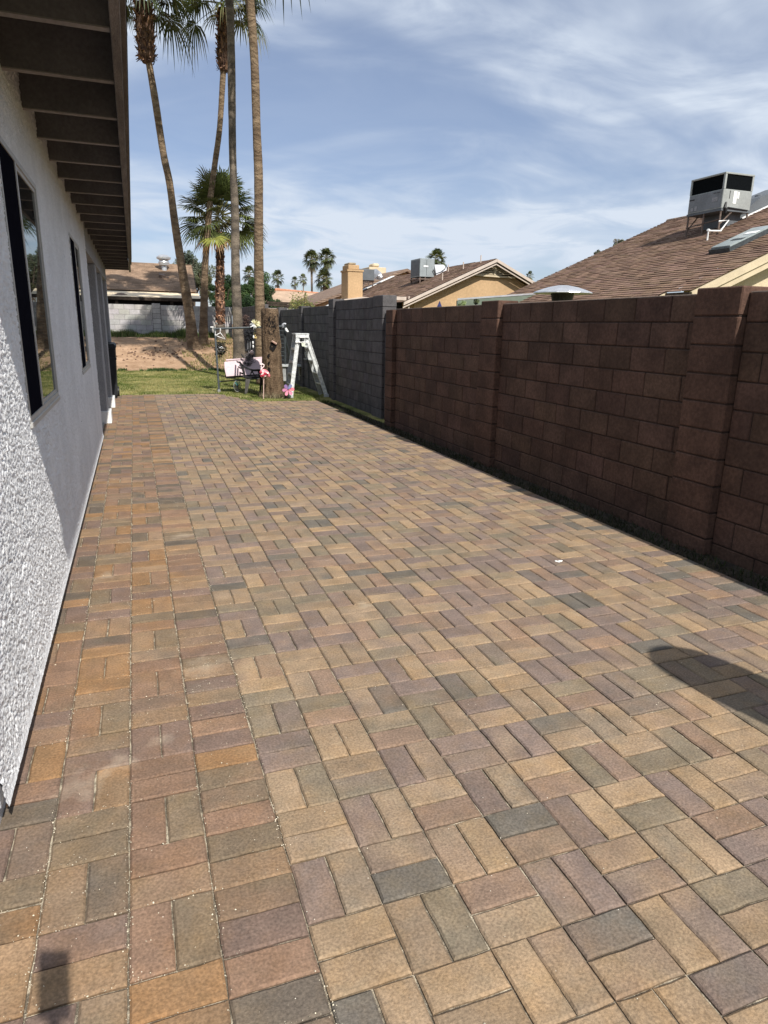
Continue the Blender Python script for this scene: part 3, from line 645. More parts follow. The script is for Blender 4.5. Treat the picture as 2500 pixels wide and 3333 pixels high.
# ------------------------------------------------------------------ palms
G1, G2, G3, GY, GD = (0.060, 0.078, 0.022), (0.105, 0.120, 0.034), (0.034, 0.046, 0.016), (0.34, 0.33, 0.08), (0.30, 0.24, 0.14)
def fan(b, stems, base, d, pet, rad, rnd, colr, droop=0.35, n=22, spread=118, tipc=None, wid=1.0):
    d = V(d).normalized(); up = Z_-d*Z_.dot(d)
    up = up.normalized() if up.length > 0.15 else d.orthogonal().normalized()
    side = d.cross(up).normalized(); base = V(base)
    pts = []
    for i in range(5):
        t = i/4; pts.append(base+d*pet*t-Z_*pet*0.22*droop*t*t)
    stems.tube(pts, [0.022*wid, 0.018*wid, 0.015*wid, 0.012*wid, 0.012*wid], 4, cap=False)
    hub = pts[-1]; d2 = (pts[-1]-pts[-2]).normalized(); up = (up-d2*up.dot(d2)).normalized(); side = d2.cross(up).normalized()
    roll = rnd.uniform(-0.5, 0.5); s2 = side*math.cos(roll)+up*math.sin(roll); u2 = -side*math.sin(roll)+up*math.cos(roll)
    for i in range(n):
        t = (i+0.5)/n*2-1; a = R(spread)*t+rnd.uniform(-0.02, 0.02)
        dr = d2*math.cos(a)+s2*math.sin(a)+u2*(0.10*(1-abs(t)))
        r = rad*(1.0-0.22*abs(t)**2)*rnd.uniform(0.86, 1.05); dw = u2.cross(dr).normalized()
        w0 = rad*math.tan(R(spread)/n)*1.0
        dk = droop*rnd.uniform(0.6, 1.3)
        def P(q, w): return hub+dr*r*q-Z_*(dk*r*q*q*q*0.9)+dw*w+u2*(0.03*rad*math.sin(q*3)+ (0.012*rad if w else -0.012*rad))
        c = jit(colr, 0.22, rnd); ct = jit(tipc, 0.15, rnd) if tipc else c
        w1, w2 = w0*0.42, w0*0.34*wid
        b.poly([P(0.02, 0), P(0.42, -w1), P(0.42, w1)], c)
        b.poly([P(0.42, -w1), P(0.74, -w2), P(0.74, w2), P(0.42, w1)], c)
        b.poly([P(0.74, -w2), P(1.0, -w2*0.12)-Z_*dk*0.12*r, P(0.74, w2)], ct)
def crown(root, ctr, n, pet, rad, seed, lo=-50, hi=80, droop=0.4, dead=0, cols=(G1, G2, G3), nleaf=22, yellow=0, name='crown', wid=1.0):
    rnd = random.Random(seed); b = MB(); st = MB(); ctr = V(ctr)
    for i in range(n):
        el = lo+(hi-lo)*((i+0.5)/n)**0.85; az = i*2.39996+rnd.uniform(-0.3, 0.3); e = R(el)
        d = V((math.cos(e)*math.cos(az), math.cos(e)*math.sin(az), math.sin(e)))
        c = rnd.choice(cols); tip = None
        if i < yellow: c = GY; tip = GD
        elif rnd.random() < 0.2: tip = (0.22, 0.20, 0.09)
        dp = droop*(1.5 if el < 0 else 1.0)*rnd.uniform(0.7, 1.3)
        fan(b, st, ctr+V((d.x, d.y, 0))*0.08+Z_*(i/n*0.35-0.1), d, pet*rnd.uniform(0.8, 1.15), rad*rnd.uniform(0.85, 1.1), rnd, c, dp, nleaf, tipc=tip, wid=wid)
    for i in range(dead):
        az = rnd.uniform(0, 6.28); d = V((math.cos(az)*0.5, math.sin(az)*0.5, -0.9))
        fan(b, st, ctr-Z_*0.3, d, pet*0.9, rad*0.8, rnd, GD, 0.8, nleaf, 60, wid=wid)
    cr = b.build(name, M_frond, root); s_ = st.build('stems', MATS.get('palm_stem') or mat('palm_stem', (0.16, 0.15, 0.06), 0.7, 0.2, 5), cr)
    return cr
def trunk_from_px(name, pts, y, seed, y1=None, mtl=None, top_ext=None, root=None, base_z=None):
    """pts: (px, py, width px) from base to top"""
    rnd = random.Random(seed); P3 = []; rr = []
    y1 = y if y1 is None else y1; pmin, pmax = pts[-1][1], pts[0][1]
    for (px, py, w_) in pts:
        yy = y+(y1-y)*((pmax-py)/(pmax-pmin)); p = atY(px, py, yy); P3.append(p); rr.append(w_*mpp(p)/2)
    P3[0].z -= 0.15
    if top_ext: P3.append(P3[-1]+V(top_ext)); rr.append(rr[-1]*0.97)
    Q = []; Rr = []
    for i in range(len(P3)-1):
        L_ = (P3[i+1]-P3[i]).length; k = max(2, int(L_/0.11))
        # catmull-rom for smooth bends
        pa = P3[max(i-1, 0)]; pb = P3[i]; pc = P3[i+1]; pd = P3[min(i+2, len(P3)-1)]
        for q in range(k):
            t = q/k; t2 = t*t; t3 = t2*t
            p = 0.5*((2*pb)+(pc-pa)*t+(2*pa-5*pb+4*pc-pd)*t2+(3*pb-pa-3*pc+pd)*t3)
            Q.append(p); Rr.append((rr[i]*(1-t)+rr[i+1]*t)*(1+rnd.uniform(-0.022, 0.022)+0.035*math.sin(p.z*2.1+seed)*math.sin(p.z*0.9)))
    Q.append(P3[-1]); Rr.append(rr[-1])
    return Q, Rr
def boots(root, bottom, top, r0, r1, n, seed, c=((0.9, 0.8, 0.8), (0.5, 0.45, 0.45), (1.5, 1.4, 1.3)), L=0.16, wid_=0.05):
    rnd = random.Random(seed); b = MB(); bottom, top = V(bottom), V(top)
    k = 10; b.tube([bottom.lerp(top, i/k) for i in range(k+1)], [(r0*(1-i/k)+r1*i/k)*(0.5 if i == 0 else 0.86)*(1+rnd.uniform(-0.06, 0.06)) for i in range(k+1)], 12, (0.45, 0.4, 0.4))
    for i in range(n):
        t = rnd.random(); a = rnd.uniform(0, 6.283); p = bottom.lerp(top, t); r = r0*(1-t)+r1*t
        d = V((math.cos(a), math.sin(a), 0)); s_ = V((-d.y, d.x, 0)); q = p+d*r*0.80
        tip = q+d*rnd.uniform(0.03, 0.09)*(r/0.2)+Z_*L*rnd.uniform(0.4, 1.0)*rnd.choice((1, 1, -0.5)); w_ = wid_*rnd.uniform(0.6, 1.2); cc = jit(rnd.choice(c), 0.2, rnd)
        q2 = q+Z_*0.01; th = d*0.02
        b.poly([q-s_*w_, q+s_*w_, tip+s_*w_*0.35, tip-s_*w_*0.35], cc)
        b.poly([q-s_*w_-th, q+s_*w_-th, tip+s_*w_*0.35-th, tip-s_*w_*0.35-th], cc); b.poly([tip-s_*w_*0.35, tip+s_*w_*0.35, tip+s_*w_*0.35-th, tip-s_*w_*0.35-th], cc)
    return b.build('leaf_bases', M_boot, root)
def palm(kind, label, pts, y, seed, mtl, ext=None, y1=None, cr=None, bt=None, skirt=None):
    Q, Rr = trunk_from_px(kind, pts, y, seed, y1, top_ext=ext)
    base = V(Q[0]); root = thing(kind, base, label, 'palm tree')
    b = MB(); b.tube(Q, Rr, 18); b.build('trunk', mtl, root, smooth=True)
    if bt: boots(root, Q[-1]-(Q[-1]-Q[-8]).normalized()*bt[0], Q[-1]+Z_*0.15, bt[1], bt[2], bt[3], seed)
    if cr: crown(root, Q[-1]+Z_*cr.pop('dz', 0.1), seed=seed+1, **cr)
    return root, Q
palm('fan_palm', 'tall slender palm leaning left, leftmost of the tall trunks', [(641, 1134, 50), (627, 1110, 42), (619, 1038, 33), (594, 884, 27), (570, 731, 24), (552, 596, 22.5), (532, 500, 22), (505, 325, 22), (487, 217, 21), (475, 140, 22), (468, 30, 26)], 26.8, 21, M_trunk,
     cr=dict(n=30, pet=0.85, rad=0.85, lo=-12, hi=75, droop=0.7, wid=1.0, dz=0.35, nleaf=26), bt=(1.55, 0.30, 0.33, 330))
palm('fan_palm', 'tall slender palm with curved trunk passing in front of the short bushy palm', [(663, 1136, 34), (663, 1110, 30), (663, 1038, 26), (667, 884, 21), (675, 769, 19), (684, 654, 18.5), (700, 530, 18), (715, 416, 18), (725, 260, 18), (730, 170, 19), (734, 50, 24)], 27.3, 31, M_trunk,
     cr=dict(n=30, pet=0.95, rad=0.85, lo=-14, hi=75, droop=0.7, dead=0, dz=0.35, nleaf=26, wid=1.0), bt=(1.75, 0.24, 0.32, 330))
palm('fan_palm', 'tall straight palm with grey banded trunk, second tall trunk from the right', [(781, 1195, 46), (780, 1172, 44), (778, 1130, 38), (773, 1038, 32), (767, 884, 28), (765, 692, 26), (760, 577, 24), (757, 488, 23), (755, 325, 25), (753, 181, 24), (750, 72, 25), (744, -30, 28)], 21.3, 41, M_trunk_grey, ext=(-0.1, 0.2, 2.4),
     cr=dict(n=20, pet=1.1, rad=1.15, lo=-20, hi=75, droop=0.6, dz=0.3))
palm('fan_palm', 'tall straight palm with evenly ringed tan trunk, rightmost of the tall trunks', [(855, 1230, 44), (852, 1172, 40), (849, 1100, 36), (846, 1000, 33), (842, 846, 30), (842, 654, 28), (841, 550, 28), (836, 434, 27), (829, 217, 26.5), (820, 72, 29), (812, -30, 30)], 17.7, 51, M_trunk, ext=(-0.05, 0.1, 2.5),
     cr=dict(n=28, pet=1.15, rad=1.2, lo=-20, hi=75, droop=0.6, dz=0.3))
# the short bushy palm
Qb = [(723, 1165, 34), (721, 1100, 31), (717, 1057, 29)]
Q, Rr = trunk_from_px('x', Qb, 28.2, 61)
root = thing('fan_palm', V(Q[0]), 'short bushy fan palm with full green crown and shaggy brown trunk', 'palm tree')
b = MB(); b.tube(Q, Rr, 16); b.build('trunk', M_trunk_grey, root, smooth=True)
pt = atY(716, 760, 28.2); boots(root, Q[-1], pt, 0.19, 0.17, 520, 62, c=((1.3, 1.2, 1.1), (2.4, 2.2, 2.0), (0.7, 0.6, 0.55), (3.4, 3.0, 2.7)), L=0.17, wid_=0.055)
crown(root, atY(716, 705, 28.2), 46, 0.86, 0.86, 64, lo=-50, hi=84, droop=0.20, yellow=0, nleaf=28, wid=1.15, cols=(G1, G2, G2, (0.13, 0.15, 0.04)))

rnd = random.Random(88); b = MB(); st = MB(); pc0 = atY(700, 760, 27.6)
fan(b, st, pc0, (-0.15, -0.75, -0.25), 0.45, 0.80, rnd, GY, 0.55, 30, tipc=(0.34, 0.17, 0.06))
yl = b.build('yellowing_frond', M_frond, root); st.build('stems', MATS['palm_stem'], yl)
def far_palm(label, px, py, wpx, y, seed, base_py, n=22, dead=3, tw=None, hfac=1.0, g=None):
    c_ = atY(px, py, y); r_ = wpx*mpp(c_); base = atY(px, base_py, y); base.z = min(base.z, 1.5)
    root = thing('distant_palm', base, label, 'palm tree', g)
    b = MB(); b.tube([base, base.lerp(c_, 0.5)+V((0.03*r_, 0, 0)), c_], [r_*0.13, r_*0.11, r_*0.13], 8); b.build('trunk', M_trunk_grey, root, smooth=True)
    crown(root, c_, n, r_*0.5, r_*0.62, seed, lo=-60, hi=85, droop=0.35*hfac, dead=dead, nleaf=13, wid=1.3)
GP = 'palms far beyond the walls'
far_palm('round-headed far palm just right of the tall ringed trunk', 904, 905, 23, 75, 101, 965, g=GP)
far_palm('small far palm, shorter of the thin pair above the tan roof', 960, 918, 15, 95, 102, 965, n=16, g=GP)
far_palm('small far palm, taller of the thin pair above the tan roof', 987, 908, 14.5, 95, 103, 965, n=16, g=GP)
far_palm('tall far palm, left one of the big pair beyond the tan roof', 1014, 845, 30, 80, 104, 965, n=30, dead=6, g=GP)
far_palm('tall far palm, right one of the big pair beyond the tan roof', 1062, 840, 31, 82, 105, 965, n=30, dead=6, g=GP)
far_palm('lower dark shaggy palm beneath the big pair', 1054, 908, 31, 79, 106, 965, n=30, dead=5, g=GP)
far_palm('far palm head behind the rooftop unit of the gabled tan house', 1421, 845, 33, 60, 107, 930, n=28, dead=3, g=GP)
far_palm('tiny palm head beside the gable end of the tan house', 1725, 900, 14, 80, 108, 960, n=16, g=GP)
far_palm('far palm head rising out of the dark hedge behind the tall trunks', 812, 893, 24, 60, 109, 1000, n=22, dead=2, g=GP)

# broad-leaved trees
def tree(name, label, px, py, rx, rz, y, seed, cols, n, size, base_py=1040, clumps=18, cat='tree', limbs=6, trunk_r=0.12):
    rnd = random.Random(seed); c_ = atY(px, py, y); k = mpp(c_); base = atY(px, base_py, y)
    if base.z > 1.0: base.z = 0.9
    root = thing(name, base, label, cat)
    b = MB()
    b.tube([base, base.lerp(c_, 0.5)+V((0.1, 0, 0)), c_], [trunk_r, trunk_r*0.8, trunk_r*0.4], 8)
    for i in range(limbs):
        a = rnd.uniform(0, 6.28); e = V((math.cos(a)*rx*k*0.75, math.sin(a)*rx*k*0.5, rnd.uniform(-0.2, 0.8)*rz*k))
        s_ = base.lerp(c_, rnd.uniform(0.4, 0.9)); b.tube([s_, s_.lerp(c_+e, 0.5)+V((0, 0, 0.1)), c_+e], [trunk_r*0.45, trunk_r*0.3, trunk_r*0.1], 5)
    b.build('trunk', MATS.get('tree_bark') or mat('tree_bark', (0.10, 0.075, 0.055), 0.95, 0.3, 9), root)
    b = MB(); b.leafcloud(c_, (rx*k, rx*k*0.7, rz*k), n, size, cols, rnd, clumps); b.build('crown', M_leaf, root)
    return root
D1, D2, D3 = (0.035, 0.07, 0.022), (0.055, 0.10, 0.03), (0.085, 0.14, 0.045)
tree('mesquite_tree', 'sparse grey green tree behind the roof of the back house', 625, 880, 70, 62, 46, 201, [(0.13, 0.155, 0.10), (0.09, 0.115, 0.075), (0.17, 0.19, 0.13)], 9000, 0.075, clumps=34, limbs=12)
tree('olive_tree', 'olive toned bush between back house roof and the dark hedge', 668, 930, 32, 60, 43, 202, [(0.13, 0.13, 0.06), (0.09, 0.10, 0.05)], 4000, 0.06)
tree('citrus_tree', 'dark green round tree between the shaggy palm and the ringed trunk', 735, 950, 52, 50, 37, 203, [D1, D2, D3], 17000, 0.042, clumps=30)
tree('citrus_tree', 'dark green leafy tree on both sides of the rightmost tall trunk', 845, 945, 46, 52, 36, 204, [D1, D2, D3, D2], 17000, 0.042, clumps=30)
tree('citrus_tree', 'dark green leafy tree just left of the two straight trunks', 795, 962, 40, 42, 35, 205, [D1, D2, D3], 17000, 0.042, clumps=30)
hb = MB(); rnd = random.Random(19)
for px in range(690, 905, 16): hb.leafcloud(atY(px, 1000+rnd.uniform(-6, 4), 33.5), (0.42, 0.5, 0.55), 1300, 0.042, [D1, D2, D1], rnd, 6)
tag(hb.build('hedge', M_leaf), 'dark low hedge directly behind the pale back wall, under the citrus trees', 'hedge')
tree('treetop', 'pale green treetop peeking over the slope of the big brown roof', 2019, 798, 30, 20, 60, 206, [(0.20, 0.22, 0.14), (0.15, 0.17, 0.10), (0.24, 0.22, 0.17)], 2600, 0.10, base_py=900)
tree('treetop', 'smaller treetop low on the slope of the big brown roof', 1945, 826, 14, 12, 60, 207, [(0.17, 0.18, 0.13), (0.13, 0.14, 0.10)], 1200, 0.09, base_py=900)
tree('treetop', 'tiny dark treetop beside the slope of the neighbouring brown roof', 1090, 955, 10, 7, 70, 208, [(0.05, 0.06, 0.04)], 500, 0.10, base_py=975)
# straggly shrub above the grey wall
rnd = random.Random(77); c_ = atX(972, 1010, 4.35); k = mpp(c_)
root = thing('wall_shrub', V((c_.x, c_.y, 0)), 'straggly yellow green shrub spilling over the far grey wall', 'shrub')
b = MB(); lf = MB()
for i in range(46):
    ox = rnd.gauss(0, 20)+(rnd.random() < 0.25)*40; top = rnd.uniform(15, 62)*(1 if abs(ox) < 22 else 0.45)
    p0 = V((c_.x+rnd.uniform(-0.1, 0.3), c_.y+rnd.uniform(-0.3, 0.3), 1.2)); p1 = atX(972+ox*1.15, 1010-top, 4.3+rnd.uniform(-0.25, 0.3))
    b.tube([p0, p0.lerp(p1, 0.55)+V((rnd.uniform(-.05, .05), 0, 0.05)), p1], [0.008, 0.006, 0.003], 4)
    for q in range(46):
        t = rnd.uniform(0.25, 1.0); p = p0.lerp(p1, t)+V((rnd.gauss(0, .05), rnd.gauss(0, .05), rnd.gauss(0, .04))); a = V((rnd.gauss(0, 1), rnd.gauss(0, 1), rnd.gauss(0, .7))).normalized()*0.032; bb = a.orthogonal()*0.4
        lf.poly([p-a, p+bb, p+a, p-bb], jit(rnd.choice([(0.20, 0.21, 0.05), (0.12, 0.16, 0.04), (0.28, 0.24, 0.08)]), 0.25, rnd))
b.build('branches', MATS['tree_bark'], root); lf.build('foliage', M_leaf, root)

# ------------------------------------------------------------------ the sawn stump
ys_ = 14.62; k = mpp(atY(890, 1150, ys_))
sp = [(893, 1304, 40), (893, 1290, 37.5), (890, 1270, 35.5), (888, 1230, 33.5), (886, 1190, 32), (884, 1150, 31), (881, 1100, 29), (879, 1050, 28), (878, 1015, 27.5), (878, 1004, 25.5)]
P_ = [atY(a, b_, ys_) for a, b_, c in sp]; rnd = random.Random(9)
root = thing('palm_stump', V((P_[0].x, P_[0].y, -0.02)), 'thick sawn-off dead palm stump with hollows painted dark, beside the flamingo ornament', 'stump')
b = MB(); QQ = []; RR = []
for i in range(len(P_)-1):
    n_ = max(1, int((P_[i+1]-P_[i]).length/0.022))
    for q in range(n_): t = q/n_; QQ.append(P_[i].lerp(P_[i+1], t)); RR.append((sp[i][2]*(1-t)+sp[i+1][2]*t)*k)
QQ.append(P_[-1]); RR.append(sp[-1][2]*k); N_ = 72; base = len(b.v)
for i, (p, r) in enumerate(zip(QQ, RR)):
    for j in range(N_):
        t = 2*math.pi*j/N_; c, s_ = math.cos(t), math.sin(t)
        dsp = 0.022*mn.noise(V((c*5, s_*5, p.z*2.2)))+0.012*mn.noise(V((c*22, s_*22, p.z*9)))+0.008*mn.noise(V((c*60, s_*60, p.z*14)))
        rr_ = r+dsp; b.v.append((p.x+c*rr_, p.y+s_*rr_, p.z))
for i in range(len(QQ)-1):
    for j in range(N_): b.f.append((base+i*N_+j, base+i*N_+(j+1) % N_, base+(i+1)*N_+(j+1) % N_, base+(i+1)*N_+j)); b.c.append(None)
b.f.append(tuple(base+(len(QQ)-1)*N_+j for j in range(N_))); b.c.append(None)
b.build('bark', M_stump, root, smooth=True)
def stump_pt(px, py, off):       # a point on the stump's face
    # centre and radius at this height
    p = atY(px, py, ys_-0.2); best = min(range(len(QQ)), key=lambda i: abs(QQ[i].z-p.z)); c_, r = QQ[best], RR[best]+off
    d = ray(px, py); a = d.x**2+d.y**2; bb = 2*(d.x*(0-c_.x)+d.y*(0-c_.y)); cc = c_.x**2+c_.y**2-r*r; disc = max(0, bb*bb-4*a*cc)
    return O+d*((-bb-math.sqrt(disc))/(2*a))
def patch(outline, off=0.014):
    b = MB(); pts = [stump_pt(px, py, off) for px, py in outline]; c_ = sum(pts, V())/len(pts); r2 = [stump_pt(px, py, -0.02) for px, py in outline]
    for i in range(len(pts)):
        q = (i+1) % len(pts); b.poly([pts[i], pts[q], c_]); b.poly([pts[i], pts[q], r2[q], r2[i]])
    return b.build('painted_hollow', M_hollow, root)  # black patch paints the shade of a hollow that has no depth
z4 = lambda a, b_: (850+a/6.636, 980+b_/6.636)
patch([z4(*q) for q in [(205, 905), (240, 880), (310, 905), (345, 925), (362, 905), (345, 950), (320, 1010), (290, 1060), (255, 1100), (225, 1060), (180, 1030), (180, 980), (200, 950)]])
patch([z4(*q) for q in [(160, 1140), (190, 1135), (185, 1190), (170, 1240), (140, 1215), (125, 1185)]])
patch([z4(*q) for q in [(160, 1310), (195, 1305), (185, 1345), (165, 1400), (145, 1400), (130, 1350)]])
patch([z4(*q) for q in [(150, 1425), (185, 1435), (205, 1490), (190, 1530), (150, 1520), (135, 1480)]])
b = MB()
for i in range(150):
    px, py = z4(rnd.gauss(225, 70), rnd.gauss(480, 130)); a, h_ = rnd.uniform(.6, 1.8), rnd.uniform(1.2, 4.5)
    if py < 1012: continue
    b.poly([stump_pt(px-a, py, 0.016), stump_pt(px, py-h_, 0.018), stump_pt(px+a, py, 0.016), stump_pt(px, py+h_, 0.018)])
b.build('bark_pits', M_hollow, root)['kind'] = 'stuff'  # black diamonds paint the shade of small pits
b = MB(); q0, q1 = stump_pt(*z4(232, 862), 0.05), stump_pt(*z4(328, 925), 0.03); b.tube([q0, q1], [0.018, 0.022], 6); b.build('splinter', mat('pale_wood', (0.50, 0.33, 0.26), 0.9, 0.2, 12), root)
# fibres and dead grass at the stump's foot
b = MB()
for i in range(900):
    a = rnd.uniform(0, 6.28); rr_ = RR[0]*rnd.uniform(0.9, 1.25); x, y = P_[0].x+math.cos(a)*rr_, P_[0].y+math.sin(a)*rr_
    blade(b, x, y, gz(x, y), rnd.uniform(0.04, 0.16), 0.006, jit((0.30, 0.25, 0.16), 0.3, rnd), 0.25)
b.build('root_fibres', M_grass, root)

# ------------------------------------------------------------------ yard clutter by the stump
z1 = lambda a, b_: (650+a/3.318, 950+b_/3.318)
z3 = lambda a, b_: (700+a/7.213, 1030+b_/7.213)
YR = 16.1
# swing frame of grey steel tube
top_l = atY(*z1(150, 400), YR); top_r = atY(*z1(918, 372), YR)
root = thing('swing_frame', V(((top_l.x+top_r.x)/2, YR, 0)), 'dark grey steel tube swing frame with a high crossbar carrying hangers and ornaments', 'swing frame')
b = MB(); b.tube([top_l, top_r], 0.024, 8); b.build('crossbar', M_darksteel, root)
fl = atZ(*z1(210, 1078), 0.0); b = MB(); b.tube([atY(*z1(163, 396), YR), V((fl.x, fl.y, 0.0))], 0.024, 8); b.build('leg', M_darksteel, root)
b = MB(); b.lathe((fl.x, fl.y, -0.01), [(0.036, 0), (0.036, 0.05), (0.028, 0.06)], 8); b.build('foot_cap', M_galv, root)
b = MB(); b.tube([atY(*z1(163, 396), YR), atY(*z1(205, 950), YR+0.9)], 0.014, 6); b.build('leg', M_darksteel, root)
b = MB(); b.tube([atY(*z1(905, 355), YR), atY(*z1(930, 520), YR+0.1), atY(*z1(975, 700), YR+0.3), atY(*z1(1000, 860), YR+0.6)], 0.024, 8); b.build('leg', M_darksteel, root)
b = MB(); b.tube([atY(*z1(918, 372), YR), atY(*z1(925, 780), YR+0.1)], 0.028, 8); b.build('leg', M_darksteel, root)
b = MB(); b.tube([atY(*z1(930, 350), YR), atY(*z1(912, 345), YR), atY(*z1(898, 352), YR), atY(*z1(900, 385), YR)], 0.026, 8); b.build('elbow', M_galv, root)
b = MB(); b.tube([atY(*z1(212, 968), YR-0.03), atY(*z1(480, 950), YR-0.03), atY(*z1(640, 938), YR-0.03)], 0.016, 6); b.build('lower_rail', M_darksteel, root)
b = MB(); b.tube([atY(*z1(128, 372), YR), atY(*z1(128, 385), YR)], 0.03, 6); b.tube([atY(*z1(122, 378), YR), atY(*z1(148, 381), YR)], 0.012, 6); b.build('end_bolt', M_white, root)
# pinkish board leaning on its rails
Yb = 15.85; p = [atY(*z1(268, 755), Yb), atY(*z1(672, 715), Yb), atY(*z1(672, 885), Yb-0.25), atY(*z1(288, 912), Yb-0.25)]
root = thing('board_seat', V((p[3].x, p[3].y, 0.3)), 'pale pink board seat tilted forward, between the swing frame leg and the stump', 'bench seat')
b = MB(); nrm = (p[1]-p[0]).cross(p[3]-p[0]).normalized()
if nrm.y > 0: nrm = -nrm
b.prism([p[0], atY(*z1(262, 770), Yb), atY(*z1(270, 830), Yb-0.1), p[3], p[2], p[1]], -nrm*0.05); b.build('board', M_pink, root)
b = MB(); q = [atY(*z1(285, 738), Yb+0.02), atY(*z1(672, 700+12), Yb+0.02)]; b.tube(q, 0.022, 6); b.build('top_edge', M_pink, root)
b = MB(); p2 = [p[3]-nrm*0.01, p[2]-nrm*0.01, atY(*z1(672, 905), Yb-0.22), atY(*z1(290, 936), Yb-0.22)]; b.prism(p2, (0, 0.3, 0.02)); b.build('under_rail', M_black, root)
# black plastic armchair facing right
Yc = 15.3; c0 = atZ(*z3(740, 1820), 0.0); Yc = c0.y
root = thing('plastic_armchair', V((c0.x+0.2, Yc+0.2, 0)), 'black plastic garden armchair seen from the side in front of the pink board', 'chair')
def Pc(a, b_, dy=0.0): return atY(*z3(a, b_), Yc+dy)
b = MB(); b.prism([Pc(555, 1055), Pc(600, 1060), Pc(660, 1150), Pc(700, 1290), Pc(725, 1430), Pc(690, 1440), Pc(655, 1330), Pc(610, 1180)], (0, 0.03, 0)); [b.prism([Pc(560+36*t, 1062+130*t, 0.03), Pc(580+36*t, 1066+130*t, 0.03), Pc(590+36*t, 1105+130*t, 0.03), Pc(572+36*t, 1105+130*t, 0.03)], (0, 0.42, 0.0)) for t in (0, 1, 2)]; b.build('backrest', M_black, root)
b = MB(); b.prism([Pc(690, 1430), Pc(1060, 1405), Pc(1090, 1420), Pc(1090, 1445), Pc(760, 1465), Pc(690, 1450)], (0, 0.48, 0)); b.build('seat', M_black, root)
for dy in (0.0, 0.44):
    b = MB(); b.prism([Pc(590, 1080, dy), Pc(700, 1160, dy), Pc(800, 1215, dy), Pc(900, 1245, dy), Pc(1040, 1240, dy), Pc(1090, 1255, dy), Pc(1060, 1285, dy), Pc(880, 1290, dy), Pc(760, 1240, dy), Pc(650, 1170, dy)], (0, 0.05, 0)); b.build('armrest', M_black, root)
    b = MB(); b.prism([Pc(1000, 1250, dy), Pc(1050, 1250, dy), Pc(1095, 1420, dy), Pc(1040, 1420, dy)], (0, 0.04, 0)); b.prism([Pc(850, 1270, dy), Pc(875, 1270, dy), Pc(960, 1410, dy), Pc(930, 1415, dy)], (0, 0.03, 0)); b.prism([Pc(860, 1280, dy), Pc(885, 1290, dy), Pc(840, 1375, dy), Pc(815, 1360, dy)], (0, 0.03, 0)); b.build('arm_support', M_black, root)
    for (xa, xb_, xc) in ((700, 770, 838), (1040, 1090, 1110)):
        b = MB(); lg = [Pc(xa+22, 1440, dy), Pc(xc, 1440, dy), Pc(xa+48, 1815, dy), Pc(xa, 1815, dy)]
        m2 = [Pc(xa+62, 1470, dy-0.012), Pc(xa+75, 1470, dy-0.012), Pc(xa+42, 1800, dy-0.012), Pc(xa+30, 1800, dy-0.012)]
        b.prism(lg, (0, 0.035, 0)); b.prism(m2, (0, 0.012, 0)); b.build('leg', mat('grey_black_plastic', (0.085, 0.08, 0.075), 0.5, 0.15, 12, 0.1) if dy == 0 and xa == 700 else M_black, root)
# flamingo
Yf = atZ(858, 1297, 0.0).y
root = thing('flamingo_ornament', V((858*0+atY(858, 1297, Yf).x, Yf, 0)), 'pink and white flamingo lawn ornament on a thin stake in front of the stump', 'lawn ornament')
def Pf(a, b_, d=0): return atY(*z3(a, b_), Yf+d)
M_fpink = mat('flamingo_pink', (0.75, 0.22, 0.26), 0.5, 0.2, 12, 0.1); M_fwhite = mat('flamingo_white', (0.85, 0.70, 0.68), 0.5, 0.06, 12, 0.1); M_fred = mat('flamingo_red', (0.42, 0.03, 0.06), 0.5, 0.2, 12, 0.1)
b = MB(); b.tube([Pf(1090, 1265), Pf(1075, 1235), Pf(1110, 1210), Pf(1145, 1175), Pf(1150, 1135), Pf(1115, 1118), Pf(1080, 1130), Pf(1068, 1150)], [0.018, 0.014, 0.012, 0.011, 0.011, 0.014, 0.018, 0.012], 8); b.build('neck', M_fwhite, root, smooth=True)
b = MB(); b.tube([Pf(1070, 1145), Pf(1058, 1165), Pf(1062, 1185)], [0.014, 0.010, 0.002], 6); b.build('beak', M_black, root)
b = MB(); rnd = random.Random(2)
ctr = Pf(1150, 1340); k3 = mpp(ctr)/7.213
b.tube([Pf(1055, 1310), Pf(1090, 1290), Pf(1150, 1330), Pf(1220, 1350), Pf(1270, 1400), Pf(1285, 1435)], [0.02, 0.055, 0.085, 0.06, 0.03, 0.004], 10); b.build('body', M_fpink, root, smooth=True)
b1, b2 = MB(), MB()
for i in range(16):
    a = i*2.4; r_ = 30+62*(i/16); cx0, cy0 = 1150+math.cos(a)*r_*1.1, 1340+math.sin(a)*r_*0.75; w_ = rnd.uniform(26, 40)
    pts = [Pf(cx0+math.cos(t)*w_, cy0+math.sin(t)*w_*0.7, -0.07-0.025*math.cos(i)) for t in [q*math.pi/4 for q in range(8)]]
    (b1 if i % 2 else b2).prism(pts, (0.0, 0.012, 0))
b1.build('feathers', M_fwhite, root); b2.build('feathers', M_fred, root)
b = MB(); b.tube([Pf(1145, 1420), Pf(1142, 1480)], 0.016, 6); b.tube([Pf(1142, 1470), Pf(1138, 1935)], 0.008, 6); b.build('stake', mat('pale_pink_stake', (0.66, 0.47, 0.42), 0.6, 0.1, 12, 0.1), root)
